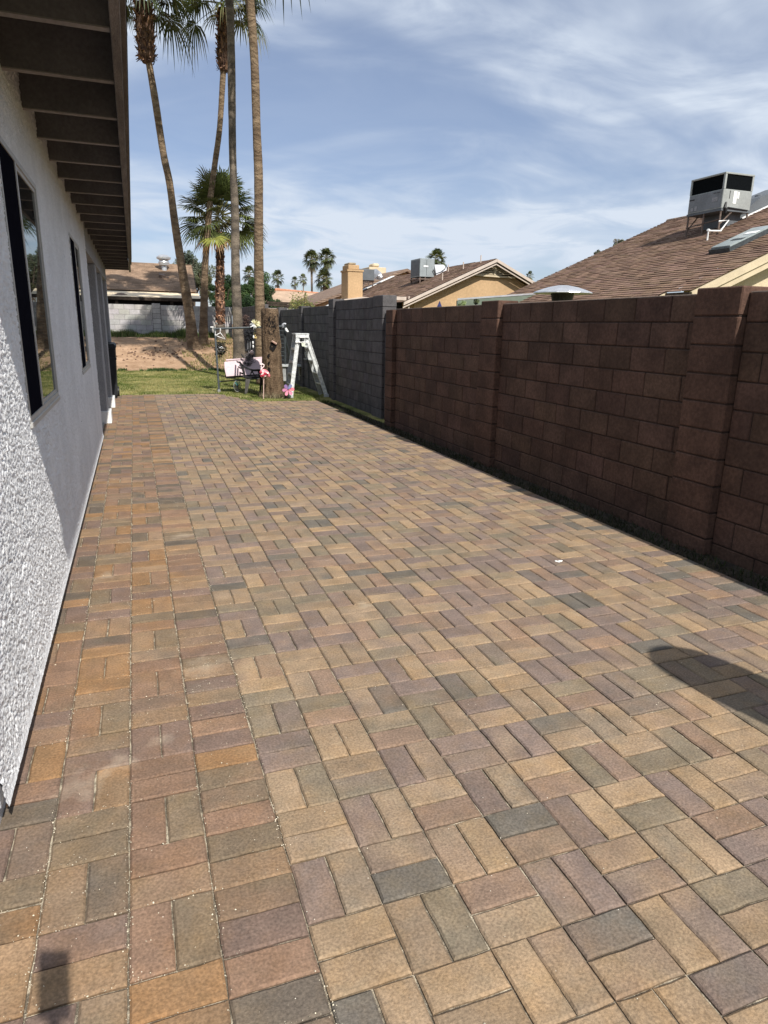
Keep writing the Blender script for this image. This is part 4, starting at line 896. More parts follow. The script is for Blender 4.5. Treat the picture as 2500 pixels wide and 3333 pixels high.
# pinwheel
Yp = atZ(938, 1296, 0.0).y; pc_ = atY(*z4(582, 1915), Yp); k = mpp(pc_)/6.636
root = thing('pinwheel', V((pc_.x, Yp, 0)), 'flower pinwheel with lilac and pink petals at the foot of the ladder', 'pinwheel')
cols_ = [((118), (0.42, 0.10, 0.14), 'rose'), ((178), (0.75, 0.30, 0.46), 'pink'), ((238), (0.80, 0.26, 0.36), 'pink2'), ((300), (0.50, 0.20, 0.26), 'dusty'), ((0), (0.62, 0.10, 0.15), 'red')]
PET = [(30, (0.20, 0.22, 0.36), 'blue_grey_petal'), (80, (0.30, 0.30, 0.48), 'slate_petal'), (128, (0.42, 0.27, 0.62), 'lilac_petal'), (185, (0.80, 0.33, 0.55), 'pink_petal'), (245, (0.85, 0.30, 0.38), 'rosy_petal'), (300, (0.50, 0.16, 0.24), 'dusty_petal'), (2, (0.68, 0.13, 0.18), 'red_petal')]
PET = [(55, (0.22, 0.24, 0.40), 'slate_petal'), (122, (0.42, 0.27, 0.62), 'lilac_petal'), (180, (0.80, 0.33, 0.58), 'pink_petal'), (242, (0.85, 0.30, 0.42), 'rosy_petal'), (305, (0.55, 0.18, 0.28), 'dusty_petal'), (5, (0.66, 0.14, 0.18), 'red_petal')]
for ang, cc, nm in PET:
    b = MB(); a = R(ang); u = X_*math.cos(a)+Z_*math.sin(a); v = -X_*math.sin(a)+Z_*math.cos(a); L_ = 132*k
    out_ = [(0.05, 0.0), (0.3, 0.17), (0.6, 0.30), (0.85, 0.27), (0.98, 0.12), (1.0, -0.02), (0.9, -0.18), (0.6, -0.24), (0.3, -0.15)]
    b.prism([pc_+u*L_*q+v*L_*w_+Y_*(-0.03*q+0.05*w_) for q, w_ in out_], (0, 0.004, 0)); b.build('petal', mat(nm, cc, 0.45, 0.06, 9, 0), root)
b = MB(); b.tube([pc_+Y_*0.012, V((pc_.x, Yp+0.012, -0.03))], 0.006, 6); b.build('stem', M_black, root)
b = MB(); b.tube([pc_-Y_*0.01, pc_+Y_*0.02], 0.012, 8); b.build('hub', M_black, root)
# wheel ornament
cw = atY(*z3(525, 1632), 15.6); k = mpp(cw)/7.213
root = thing('wheel_ornament', V((cw.x, 15.6, 0)), 'round wire wheel ornament with teal top spokes beside the chair leg', 'lawn ornament')
b = MB(); ring = [cw+X_*math.cos(t)*92*k+Z_*math.sin(t)*130*k+Y_*0.06*math.cos(t) for t in [i*2*math.pi/28 for i in range(29)]]; b.tube(ring, 0.006, 5, cap=False); b.build('rim', M_galv, root)
for i in range(14):
    t = i*2*math.pi/14; b = MB(); e = cw+X_*math.cos(t)*86*k+Z_*math.sin(t)*122*k; w_ = (X_*-math.sin(t)+Z_*math.cos(t))*0.012
    b.prism([cw+w_*0.2, e+w_, e-w_, cw-w_*0.2], (0, 0.003, 0)); b.build('spoke', mat('teal_vane', (0.03, 0.20, 0.24), 0.4, 0.2, 12, 0) if 2 <= i <= 5 else M_black, root)
b = MB(); b.tube([cw-Z_*128*k, V((cw.x, 15.6, -0.02))], 0.005, 5); b.build('stake', M_black, root)
# hangers
def hanger(label, hook, pts, y):
    b = MB(); b.tube([atY(*z3(*q), y) for q in hook], 0.006, 5); b.tube([atY(*z3(*q), y) for q in pts+[pts[0]]], 0.009, 5)
    tag(b.build('coat_hanger', M_white), label, 'coat hanger', 'white hangers on the swing frame')
hanger('white plastic coat hanger hooked on the left end of the crossbar', [(140, 325), (112, 300), (122, 282), (135, 290), (118, 340), (125, 385)], [(125, 382), (20, 440), (70, 470), (238, 530)], YR-0.05)
hanger('thin white wire hanger dangling down the left leg of the swing frame', [(5, 345), (8, 370), (3, 420)], [(3, 420), (15, 440), (30, 590), (22, 590)], YR-0.04)
b = MB(); b.tube([atY(*z3(*q), YR-0.06) for q in [(800, 372), (760, 375), (748, 350), (765, 338), (860, 342), (885, 390), (905, 450), (925, 490)]], 0.006, 5)
tag(b.build('coat_hanger', M_white), 'bent white hanger hooked beside the white flower on the crossbar', 'coat hanger', 'white hangers on the swing frame')
# white tag
b = MB(); q = [z4(515, 578), z4(550, 575), z4(600, 660), z4(570, 668), z4(535, 640)]; b.prism([atY(a, c, YR-0.1) for a, c in q], (0, 0.008, 0))
t_ = b.build('hanging_tag', M_white); tag(t_, 'white tag dangling from the right elbow of the swing frame', 'tag')
b = MB(); b.tube([atY(*z4(515, 490), YR-0.09), atY(*z4(525, 560), YR-0.1), atY(*z4(528, 585), YR-0.1)], 0.004, 4); b.build('string', M_black, t_)
# white artificial flower
cfl = atY(*z3(935, 185), YR-0.15); k = mpp(cfl)/7.213; rnd = random.Random(12)
root = thing('fabric_flower', cfl-Z_*0.25, 'large white and cream spiky artificial flower beside the top of the stump', 'artificial flower')
b1, b2 = MB(), MB()
for i in range(64):
    a = rnd.uniform(0, 6.28); L_ = rnd.uniform(65, 145)*k; u = X_*math.cos(a)+Z_*math.sin(a)*0.95+Y_*rnd.uniform(-0.7, 0.1); v = u.orthogonal().normalized()*L_*0.14
    bb = b1 if math.cos(a-R(215)) > 0.3 else b2; p = cfl+u*L_
    bb.poly([cfl+u*L_*0.1, cfl+u*L_*0.55+v, p, cfl+u*L_*0.55-v])
b1.build('petals', M_white, root); b2.build('petals', mat('cream_petal', (0.72, 0.68, 0.42), 0.6, 0.12, 20, 0), root)
b = MB(); b.tube([cfl, cfl+V((0.0, 0.03, -0.12)), atY(*z3(905, 445), YR-0.1)], 0.006, 5); b.build('stem', MATS['palm_stem'], root)
b = MB()
for i in range(18):
    a = rnd.uniform(0, 6.28); c_ = atY(*z3(940, 475), YR-0.12); u = X_*math.cos(a)+Z_*math.sin(a); L_ = rnd.uniform(35, 62)*k; v = u.orthogonal().normalized()*L_*0.2
    b.poly([c_+u*L_*0.5-v, c_+u*L_, c_+u*L_*0.5+v, c_+u*L_*0.2])
b.build('small_flower', mat('yellow_petal', (0.66, 0.50, 0.20), 0.6, 0.12, 20, 0), root)
# wind chime with dark tubes
root = thing('wind_chime', atY(*z3(810, 800), YR-0.05), 'black wind chime with long tubes hanging under the crossbar', 'wind chime')
b = MB()
for i in range(420):
    t = rnd.random(); px = 800+rnd.gauss(0, 48); py = 310+t*240; p = atY(*z3(px, py), YR-0.05+rnd.uniform(-.1, .1)); u = V((rnd.gauss(0, 1), rnd.gauss(0, 1), rnd.gauss(0, 1))).normalized()*0.03; v = u.orthogonal()*0.35
    b.poly([p-u, p+v, p+u, p-v])
b.build('dark_tassels', M_black, root)
for i, (px, h0, h1, c) in enumerate([(745, 560, 780, 0), (775, 540, 770, 1), (805, 560, 790, 0), (830, 540, 780, 1), (858, 555, 775, 0), (790, 600, 800, 0)]):
    b = MB(); b.tube([atY(*z3(px, h0), YR-0.05-0.02*(i % 3)), atY(*z3(px, h1), YR-0.05-0.02*(i % 3))], 0.011, 6); b.build('chime_tube', M_galv if c else M_black, root)
b = MB(); b.tube([atY(*z3(700, 800), YR-0.05), atY(*z3(905, 800), YR-0.05)], 0.022, 6); b.build('chime_base', M_black, root)
for (px, py) in [(890, 615), (895, 705), (905, 480)]:
    b = MB(); c_ = atY(*z3(px, py), YR-0.2); b.tube([c_+Z_*0.035, c_+Z_*0.015, c_-Z_*0.015, c_-Z_*0.035], [0.006, 0.017, 0.017, 0.006], 8)
    tag(b.build('hanging_charm', M_white), {615: 'upper oval white charm on the cord right of the wind chime', 705: 'lower oval white charm on the cord right of the wind chime', 480: 'small white charm right under the spiky white flower'}[py], 'charm', 'white charms')
# scrollwork metal ornament
root = thing('scroll_ornament', atY(*z3(790, 1180), YR-0.35), 'dark scrolled metal ornament hanging in front of the pink board', 'metal ornament')
M_pew = mat('pewter', (0.22, 0.20, 0.20), 0.5, 0.3, 30, 0.1, metal=0.5); b = MB(); b2 = MB()
for i in range(70):
    cx0, cy0 = 790+rnd.gauss(0, 50), rnd.uniform(860, 1150); r0 = rnd.uniform(18, 42); a0 = rnd.uniform(0, 6.28); y = YR-0.35+rnd.uniform(-.06, .06)
    pts = [atY(*z3(cx0+math.cos(a0+t*0.7)*r0*(1-t*0.09), cy0+math.sin(a0+t*0.7)*r0*(1-t*0.09)), y) for t in range(9)]
    (b if i % 2 else b2).tube(pts, 0.0055, 4)
b.tube([atY(*z3(790, 800), YR-0.3), atY(*z3(790, 1170), YR-0.35)], 0.01, 5); b.build('scrolls', M_pew, root); b2.build('scrolls', M_black, root)
b = MB(); b.tube([atY(*z3(610, 875), YR-0.3), atY(*z3(650, 930), YR-0.33), atY(*z3(690, 990), YR-0.35)], [0.008, 0.022, 0.008], 6); b.tube([atY(*z3(905, 850), YR-0.3), atY(*z3(880, 960), YR-0.35)], [0.03, 0.012], 6); b.build('arms', M_black, root)
b = MB(); c_ = atY(*z3(862, 850), YR-0.4); b.tube([c_+Z_*0.05, c_+Z_*0.03, c_, c_-Z_*0.03, c_-Z_*0.05], [0.01, 0.04, 0.05, 0.04, 0.01], 10); b.build('medallion', mat('pinkish_shell', (0.5, 0.38, 0.36), 0.5, 0.15, 20), root)
# hanging wire basket of dead plants by the left leg
root = thing('hanging_basket', atY(*z1(225, 560), YR+0.1), 'dark wire rings and trailing dry stems hanging by the swing frame\'s left leg', 'hanging basket')
b = MB(); b2 = MB(); b3 = MB()
for i in range(420):
    px, py = 222+rnd.gauss(0, 30), rnd.uniform(545, 680); p = atY(*z1(px, py), YR+0.1+rnd.uniform(-.1, .1)); u = V((rnd.gauss(0, 1), rnd.gauss(0, 1), rnd.gauss(0, 1))).normalized()*0.03; v = u.orthogonal()*0.4
    b.poly([p-u, p+v, p+u, p-v], rnd.choice([(0.02, 0.018, 0.012), (0.05, 0.05, 0.025), (0.16, 0.14, 0.09), (0.01, 0.01, 0.01)]))
for i in range(26):
    px = 225+rnd.gauss(0, 26); p0 = atY(*z1(px, 600), YR+0.1); p1 = atY(*z1(px+rnd.gauss(0, 8), rnd.uniform(680, 780)), YR+0.1); b2.tube([p0, p0.lerp(p1, .5)+V((rnd.gauss(0, .015), 0, 0)), p1], 0.004, 4)
for i in range(7):
    cx0, cy0, r0 = 225+rnd.gauss(0, 22), 615+rnd.gauss(0, 28), rnd.uniform(10, 20); b3.tube([atY(*z1(cx0+math.cos(t)*r0, cy0+math.sin(t)*r0), YR+0.02) for t in [q*0.63 for q in range(11)]], 0.005, 4)
b.build('dry_leaves', M_leaf, root); b2.build('dry_stems', mat('dry_stem', (0.22, 0.20, 0.10), 0.8, 0.3, 9, 0), root); b3.build('wire_rings', M_galv, root)
b = MB()
for i in range(260):
    px, py = 500+rnd.gauss(0, 15), rnd.uniform(255, 385); p = atY(*z1(px, py), YR+0.15+rnd.uniform(-.05, .05)); u = V((rnd.gauss(0, 1), rnd.gauss(0, 1), rnd.gauss(0, 1.5))).normalized()*0.035; v = u.orthogonal()*0.25
    b.poly([p-u, p+v, p+u, p-v], rnd.choice([(0.10, 0.06, 0.05), (0.05, 0.03, 0.03), (0.17, 0.11, 0.09)]))
tag(b.build('dried_bouquet', M_leaf), 'reddish brown dried twig bunch standing above the crossbar left of the white flower', 'dried bouquet')

# step ladder, treads on both sides
def L4(a, b_, y): return atY(*z4(a, b_), y)
Yl = atZ(946, 1293, 0).y
f0 = atZ(946.5, 1293, 0); r0_ = atZ(1062.5, 1290, 0); tl_ = L4(800, 722, Yl); tr_ = L4(968, 722, Yl+0.03); dY = 0.42
root = thing('step_ladder', V(((f0.x+r0_.x)/2, Yl+0.2, 0)), 'paint-spattered aluminium step ladder standing open beside the grey wall', 'ladder')
def rail(p0, p1, wd, th, mt=M_alu, nm='side_rail'):
    b = MB(); d = (p1-p0); L_ = d.length; d.normalize(); u = d.cross(Y_).normalized(); v = Y_
    b.obox((p0+p1)/2, u, v, d, wd/2, th/2, L_/2)
    b.obox((p0+p1)/2-v*th*0.9+u*(wd/2-0.006), u, v, d, 0.006, th, L_/2*0.995); b.obox((p0+p1)/2-v*th*0.9-u*(wd/2-0.006), u, v, d, 0.006, th, L_/2*0.995)
    return b.build(nm, mt, root)
wF = 0.085
rail(f0, tl_, wF, 0.012); rail(r0_, tr_, wF, 0.012)
off = V((-0.02, dY, 0)); offt = V((0.0, dY*0.72, 0))
M_alud = mat('ladder_inner', (0.55, 0.57, 0.57), 0.5, 0.15, 20, 0.2, metal=0.3)
rail(f0+off, tl_+offt, wF, 0.012, M_alud); rail(r0_+off, tr_+offt, wF, 0.012, M_alud)
b = MB(); c_ = (tl_+tr_)/2+offt/2; b.obox(c_+Z_*0.012, X_, Y_, Z_, abs(tr_.x-tl_.x)/2+0.06, dY*0.36+0.03, 0.012); b.obox(c_-Z_*0.03+Y_*(-dY*0.36-0.025), X_, Y_, Z_, abs(tr_.x-tl_.x)/2+0.055, 0.005, 0.035); b.build('top_cap', M_alu, root)
for py in (1012, 1292, 1562, 1800):
    for (pa, pt_) in ((f0, tl_), (r0_, tr_)):
        t = (py-720)/(2085-720); q = pt_.lerp(pa, t); qo = q+offt.lerp(off, t); b = MB(); c_ = (q+qo)/2
        b.obox(c_, X_, Y_, Z_, 0.045, (qo-q).length/2-0.01, 0.012); b.obox(c_+X_*(-0.045 if pa is f0 else 0.045)-Z_*0.02, X_, Y_, Z_, 0.003, (qo-q).length/2-0.01, 0.02); b.build('tread', M_alud, root)
for dy in (0.0, dY*0.78):
    b = MB(); b.tube([L4(740, 885, Yl-0.03+dy), L4(900, 890, Yl-0.03+dy), L4(1040, 885, Yl-0.03+dy)], 0.010, 6); b.build('spreader_bar', M_white if dy == 0 else M_alud, root)
b = MB()
for px in (760, 830, 905, 975): b.lathe(L4(px, 905, Yl-0.045), [(0.004, 0), (0.02, 0.008), (0.02, 0.026), (0.004, 0.034)], 8)
b.build('lock_knobs', M_white, root)
b = MB(); b.prism([L4(830, 745, Yl-0.05), L4(955, 745, Yl-0.05), L4(955, 790, Yl-0.05), L4(830, 790, Yl-0.05)], (0, 0.006, 0)); b.build('top_label', M_white, root)
b = MB(); b.prism([L4(872, 905, Yl-0.05), L4(945, 905, Yl-0.05), L4(962, 985, Yl-0.05), L4(885, 975, Yl-0.05)], (0, 0.006, 0)); b.build('warning_label', mat('pale_label', (0.66, 0.70, 0.56), 0.6, 0.05, 9, 0), root)
for p_ in (f0, r0_):
    b = MB(); b.obox(p_+Z_*0.02, X_, Y_, Z_, 0.05, 0.03, 0.03); b.build('foot', M_alud, root)
# low bench against the far wall with a white chair next to it
Yq = 17.2; root = thing('garden_bench', V((3.3, Yq, 0)), 'grey slab topped garden bench behind the step ladder, in the wall\'s shade', 'bench')
pa, pb = L4(430, 1385, Yq), L4(1060, 1400, Yq); zt = (pa.z+pb.z)/2; b = MB(); b.box((pa.x, Yq-0.15, zt-0.025), (pb.x, Yq+0.25, zt+0.025), ch=0.006); b.build('seat', mat('bench_slab', (0.40, 0.42, 0.42), 0.8, 0.15, 9), root)
for px in (890, 470):
    q = L4(px, 1420, Yq); b = MB(); b.box((q.x-0.06, Yq-0.1, 0.12), (q.x+0.06, Yq+0.2, zt-0.026), ch=0.01); b.build('leg', M_conc, root)
b = MB(); b.tube([L4(700, 1495, Yq), L4(830, 1500, Yq), L4(830, 1630, Yq), L4(700, 1630, Yq)], 0.008, 5); b.build('wire_rack', M_galv, root)
root = thing('folding_chair', V((3.62, 16.4, 0)), 'white backed chair in shade seen through the right side of the ladder', 'chair')
b = MB(); b.prism([L4(952, 1110, 16.4), L4(985, 1095, 16.4), L4(1040, 1120, 16.45), L4(1075, 1250, 16.5), L4(985, 1245, 16.5), L4(955, 1180, 16.4)], (0, 0.03, 0)); b.build('backrest', M_white, root)
b = MB(); b.prism([L4(985, 1250, 16.4), L4(1085, 1255, 16.4), L4(1090, 1285, 16.4), L4(990, 1275, 16.4)], (0, 0.35, 0)); b.build('seat', M_conc, root)
for dx in (0, 0.16):
    b = MB(); q = L4(1010, 1270, 16.4); b.tube([q+X_*dx, V((q.x+dx+0.02, 16.4, 0))], 0.012, 6); b.build('leg', M_darksteel, root)
b = MB(); zl = L4(460, 820, 16.6)
root = thing('leaning_trellis', V((3.0, 16.7, 0)), 'dark lattice panel leaning in the shade right behind the stump', 'trellis')
for i, (a, c) in enumerate([((395, 600), (440, 1350)), ((500, 610), (520, 1370))]): b.tube([L4(*a, 16.7), L4(*c, 16.7)], 0.012, 5)
for py in range(640, 1340, 90): b.tube([L4(398+(py-600)*0.06, py, 16.7), L4(502+(py-600)*0.03, py+6, 16.7)], 0.009, 5)
b.build('lattice', M_darksteel, root)

# wheelie bin by the porch
root = thing('wheelie_bin', V((-0.68, 14.75, 0)), 'black plastic wheelie bin at the far corner of the porch', 'bin')
yb = 14.7; xr = -0.375; zt = atY(385, 1118, yb).z
b = MB(); bot = [(xr-0.50, yb+0.04, 0.06), (xr-0.03, yb+0.04, 0.06), (xr-0.03, yb+0.55, 0.06), (xr-0.50, yb+0.55, 0.06)]; tp = [(xr-0.58, yb, zt-0.10), (xr, yb, zt-0.10), (xr, yb+0.62, zt-0.10), (xr-0.58, yb+0.62, zt-0.10)]
for i in range(4): q = (i+1) % 4; b.poly([bot[i], bot[q], tp[q], tp[i]])
b.poly(bot); b.poly(tp); b.box((xr-0.59, yb-0.012, zt-0.32), (xr+0.008, yb+0.3, zt-0.28)); b.build('body', M_bin, root)
b = MB(); b.prism([(xr-0.60, yb-0.03, zt-0.095), (xr+0.015, yb-0.03, zt-0.095), (xr+0.015, yb-0.03, zt-0.05), (xr-0.02, yb-0.03, zt-0.01), (xr-0.56, yb-0.03, zt-0.01), (xr-0.60, yb-0.03, zt-0.05)], (0, 0.68, 0.02)); b.build('lid', M_bin, root)
for s_ in (-0.52, -0.02):
    b = MB(); b.tube([(xr+s_-0.03, yb+0.55, 0.10), (xr+s_+0.02, yb+0.55, 0.10)], 0.10, 14); b.build('wheel', M_black, root)
b = MB(); b.tube([(xr-0.5, yb+0.68, zt-0.12), (xr-0.05, yb+0.68, zt-0.12)], 0.016, 6); b.build('handle', M_bin, root)
# scrap on the pavers
c_ = atZ(1823, 1825, 0.004); b = MB()
for i in range(9):
    u, v = rnd.gauss(0, 0.020), rnd.gauss(0, 0.008); b.lathe((c_.x+u, c_.y+v, 0.001), [(0.009, 0), (0.008, 0.003), (0.002, 0.004)], 5)
tag(b.build('paper_scrap', M_white), 'little white crumpled scrap lying on the sunlit pavers', 'litter')

# ------------------------------------------------------------------ neighbours over the right-hand wall
def shingled(b, org, u, v, n, lu, lv, row=0.145, tab=0.30, lip=0.012, seed=1, amp=0.17, v0=0.0):
    rnd = random.Random(seed); org = V(org); k = v0; r = 0
    while k < lv-0.01:
        s = -(r % 2)*tab/2-rnd.uniform(0, tab*0.3); kk = min(k+row, lv)
        while s < lu:
            a0, a1 = max(s, 0), min(s+tab*rnd.uniform(0.8, 1.2), lu)
            if a1 > a0:
                c = jit((1, 1, 1), amp, rnd); c = (c[0], c[1]*rnd.uniform(0.95, 1.03), c[2]*rnd.uniform(0.92, 1.05)); l0 = lip*rnd.uniform(0.5, 1.4); w_ = rnd.uniform(-0.008, 0.008)
                p = [org+u*a0+v*(k+w_)+n*l0, org+u*a1+v*(k+w_)+n*l0, org+u*a1+v*(kk+0.008)+n*0.001, org+u*a0+v*(kk+0.008)+n*0.001]
                b.poly(p, c); b.poly([p[0], p[1], p[1]-n*(l0+0.001), p[0]-n*(l0+0.001)], shade(c, 0.6))
            s = a1 if a1 > s else s+tab
        k = kk; r += 1
XE = 10.5; PR = 0.43
e0 = atX(1727, 925, XE); nR = V((-PR, 0, 1)).normalized(); vR = V((1, 0, PR)).normalized()
yf = e0.y; rw = atX(2208, 713, XE)
sil = onplane(2208, 713, e0, nR); q1 = onplane(2254, 946, e0, nR); q0 = onplane(2145, 961, e0, nR); q2 = onplane(2188, 938, e0, nR)
yn2 = onplane(2490, 828, e0, nR).y; yn1 = q0.y; xr_ = sil.x; xs_ = q1.x
root = thing('neighbour_house', V((xr_, yf-3, 0)), 'house with big brown shingled roof at the right behind the brown wall', 'house')
low = e0+vR*((q0.x-0.45-XE)/vR.x)                # lower eave a little further down
x_lo = min(low.x, XE-0.2); org = V((x_lo, 0, e0.z+PR*(x_lo-XE)))
Lx = (xr_-x_lo)/vR.x; Ls = (xs_-x_lo)/vR.x
b = MB(); o_ = V((org.x, yn1, org.z)); shingled(b, o_, Y_, vR, nR, yf-yn1, Lx, seed=3, row=0.125, tab=0.30, lip=0.014, amp=0.13)
if yn2 < yn1: shingled(b, V((org.x, yn2, org.z))+vR*Ls, Y_, vR, nR, yn1-yn2, Lx-Ls, seed=4, row=0.125, tab=0.30, lip=0.014, amp=0.13)
vL = V((-1, 0, PR)).normalized(); nL = V((PR, 0, 1)).normalized()
b.poly([V((org.x, yn1, org.z))-nR*0.02, V((org.x, yf, org.z))-nR*0.02, V((org.x, yf, org.z))+vR*Lx-nR*0.02, V((org.x, yn1, org.z))+vR*Lx-nR*0.02])
top = V((org.x, yn2, org.z))+vR*Lx; b.poly([top, top+Y_*(yf-yn2), top+Y_*(yf-yn2)-vL*6, top-vL*6]); b.build('roof', M_shing, root)
b = MB(); b.tube([top+nR*0.0+Y_*0.0-Z_*0.02, top+Y_*(yf-yn2)-Z_*0.02], 0.07, 6); b.build('ridge_cap', M_shing_far, root)
def rakeboard(pa, pb, w_, th, nm='rake_board', mt=M_cream):
    b = MB(); pa, pb = V(pa), V(pb); d = (pb-pa).normalized(); u = d.cross(Y_).normalized()
    if u.z > 0: u = -u
    b.prism([pa, pb, pb+u*w_, pa+u*w_], (0, -th, 0)); b.build(nm, mt, root)
    b = MB(); b.prism([pa+u*(w_+0.01)+Y_*0.03, pb+u*(w_+0.01)+Y_*0.03, pb+u*(w_*1.9)+Y_*0.03, pa+u*(w_*1.9)+Y_*0.03], (0, -0.03, 0)); b.build(nm, mt, root)
pA = V((org.x, yn1, org.z)); rakeboard(pA-nR*0.01, pA+vR*Ls-nR*0.01, 0.11, 0.04)
pB = V((org.x, yn2, org.z))+vR*(Ls-0.02); rakeboard(pB-nR*0.01, pB+vR*(Lx-Ls)-nR*0.01, 0.13, 0.04)
b = MB(); s0 = pA+vR*Ls; b.box((s0.x-0.03, yn2, s0.z-0.20), (s0.x, yn1, s0.z-0.02)); b.build('eave_board', M_darkwood, root)  # coloured dark to paint the shadow on this fascia
b = MB(); b.prism([(xs_+0.35, yn2+0.35, 0), (xr_+5, yn2+0.35, 0), (xr_+5, yn2+0.35, org.z+PR*(xr_-org.x)-PR*5-0.1), (xr_, yn2+0.35, org.z+PR*(xr_-org.x)-0.1), (xs_+0.35, yn2+0.35, org.z+PR*(xs_+0.35-org.x)-0.06)], (0, 0.2, 0)); b.build('gable_wall', M_creamst, root)
b = MB(); b.box((x_lo+0.5, yn1+0.4, 0), (x_lo+0.7, yf-0.3, org.z+PR*0.4)); b.box((x_lo+0.5, yf-0.5, 0), (xr_+4, yf-0.3, org.z+0.2)); b.build('side_wall', M_creamst, root)
b = MB(); pF = V((org.x, yf, org.z)); b.prism([pF-nR*0.02, pF+vR*Lx-nR*0.02, pF+vR*Lx-nR*0.2, pF-nR*0.2], (0, -0.04, 0)); b.box((org.x-0.03, yn1, org.z-0.15), (org.x, yf, org.z+0.0)); b.build('far_eave_board', M_cream, root)
z6 = lambda a, c: (1650+a/1.952, 500+c/1.952)
z7 = lambda a, c: (2150+a/4.74, 520+c/4.74)
# skylight
s1, s2 = onplane(*z7(770, 1400), e0, nR), onplane(*z7(1075, 1425), e0, nR); s3 = onplane(*z7(1750, 1085), e0, nR); s4 = onplane(*z7(1480, 1080), e0, nR)
sk_r = thing('skylight', s1, 'flat grey skylight on a dark curb low on the big brown roof', 'skylight')
d1 = (s2-s1); dl = abs(d1.y); dv = vR*((s3-s2).dot(vR))
b = MB(); y0s, y1s = min(s1.y, s2.y), max(s1.y, s2.y); y1s = y0s+(y1s-y0s)*0.68; bp_ = V((s2.x, y0s, s2.z)); Lk = (s3-s2).dot(vR)
b.prism([bp_, bp_+Y_*(y1s-y0s), bp_+Y_*(y1s-y0s)+vR*Lk, bp_+vR*Lk], nR*0.09); b.build('curb', M_darksteel, sk_r)
b = MB(); q = bp_+nR*0.093; b.prism([q+Y_*0.03+vR*0.05, q+Y_*(y1s-y0s-0.03)+vR*0.05, q+Y_*(y1s-y0s-0.03)+vR*(Lk-0.05), q+Y_*0.03+vR*(Lk-0.05)], nR*0.03); b.build('dome', mat('skylight_dome', (0.30, 0.34, 0.34), 0.25, 0.1, 6, 0.05), sk_r)
for f_ in (0.30, 0.58):
    b = MB(); q = bp_+nR*0.125+vR*Lk*f_; wd_ = 0.10 if f_ < 0.5 else 0.14; b.prism([q+Y_*0.03, q+Y_*((y1s-y0s)*0.6), q+Y_*((y1s-y0s)*0.6)+vR*wd_, q+Y_*0.03+vR*wd_], nR*0.006); b.build('strip', M_darksteel if f_ < 0.5 else M_white, sk_r)
# rooftop unit on stand
fN = onplane(*z7(862, 1130), e0, nR); xN = fN.x
tN = atX(*z7(1015, 180), xN); bN = atX(*z7(940, 745), xN)
yN = (tN.y+bN.y)/2; yFa = (atX(*z7(475, 330), xN).y+atX(*z7(415, 860), xN).y)/2; xR = 0.5*(atY(*z7(1445, 245), yN).x+atY(*z7(1390, 790), yN).x)
zt_, zb_ = tN.z, bN.z; zm_ = zt_-(zt_-zb_)*0.46
ac = thing('rooftop_unit', V((xN, yN, zb_-0.8)), 'large grey rooftop air conditioner on steel legs on the big brown roof', 'air conditioner')
b = MB(); b.box((xN, yN, zb_), (xR, yFa, zm_), ch=0.01); b.build('cabinet', M_acgrey, ac)
b = MB(); b.box((xN+0.001, yN+0.04, zb_+0.03), (xN-0.006, yFa-0.03, zm_-0.02)); b.build('side_panel', mat('hvac_side', (0.20, 0.21, 0.22), 0.5, 0.1, 3, 0.1, metal=0.2), ac)
fr_ = 0.05; b = MB(); b.box((xN+0.02, yN+0.02, zm_+0.004), (xR-0.02, yFa-0.02, zt_-0.04)); b.build('coil', M_acdark, ac)
b = MB(); b.box((xN-0.004, yN-0.004, zt_-0.04), (xR+0.004, yFa+0.004, zt_), ch=0.006)
for (x, y) in ((xN, yN), (xR-fr_, yN), (xN, yFa-fr_), (xR-fr_, yFa-fr_)): b.box((x, y, zm_+0.002), (x+fr_, y+fr_, zt_-0.041))
b.build('frame', M_acgrey, ac)
b = MB(); kx = (xR-xN); b.box((xN+kx*0.36, yN-0.005, zb_+0.12), (xN+kx*0.47, yN-0.001, zm_-0.03)); b.box((xN+kx*0.49, yN-0.005, zm_-0.18), (xN+kx*0.55, yN-0.001, zm_-0.04)); b.build('label_strip', M_white, ac)
b = MB(); b.box((xN+kx*0.22, yN-0.006, zm_-0.2), (xN+kx*0.235, yN-0.001, zm_-0.03)); b.tube([(xN+kx*0.12, yN-0.02, zm_-0.28), (xN+kx*0.09, yN-0.03, zm_-0.40), (xN+kx*0.13, yN-0.02, zm_-0.52), (xN+kx*0.2, yN-0.02, zb_+0.02), (xN+kx*0.9, yN-0.02, zb_+0.0)], [0.02, 0.035, 0.03, 0.02, 0.012], 6); b.build('cable', M_black, ac)
ky = yFa-yN; b = MB()
for (a, c, d_, e_) in ((0.13, 0.29, 0.42, 0.64), (0.72, 0.79, 0.12, 0.36), (0.83, 0.90, 0.12, 0.30)): b.box((xN-0.011, yN+ky*a, zb_+(zm_-zb_)*d_), (xN-0.007, yN+ky*c, zb_+(zm_-zb_)*e_))
b.build('data_plate', mat('data_plate', (0.30, 0.30, 0.31), 0.6, 0.25, 60), ac)
b = MB()
for (a, c, d_, e_) in ((0.09, 0.17, 0.83, 0.86), (0.20, 0.27, 0.84, 0.87), (0.82, 0.98, 0.70, 0.76)): b.box((xN-0.011, yN+ky*a, zb_+(zm_-zb_)*d_), (xN-0.007, yN+ky*c, zb_+(zm_-zb_)*e_))
b.build('slot', M_black, ac)
def rz(x): return e0.z+PR*(x-XE)
b = MB(); b.box((xN-0.01, yN-0.01, zb_-0.05), (xR+0.01, yFa+0.01, zb_-0.002)); b.build('base_rail', M_acpan, ac)
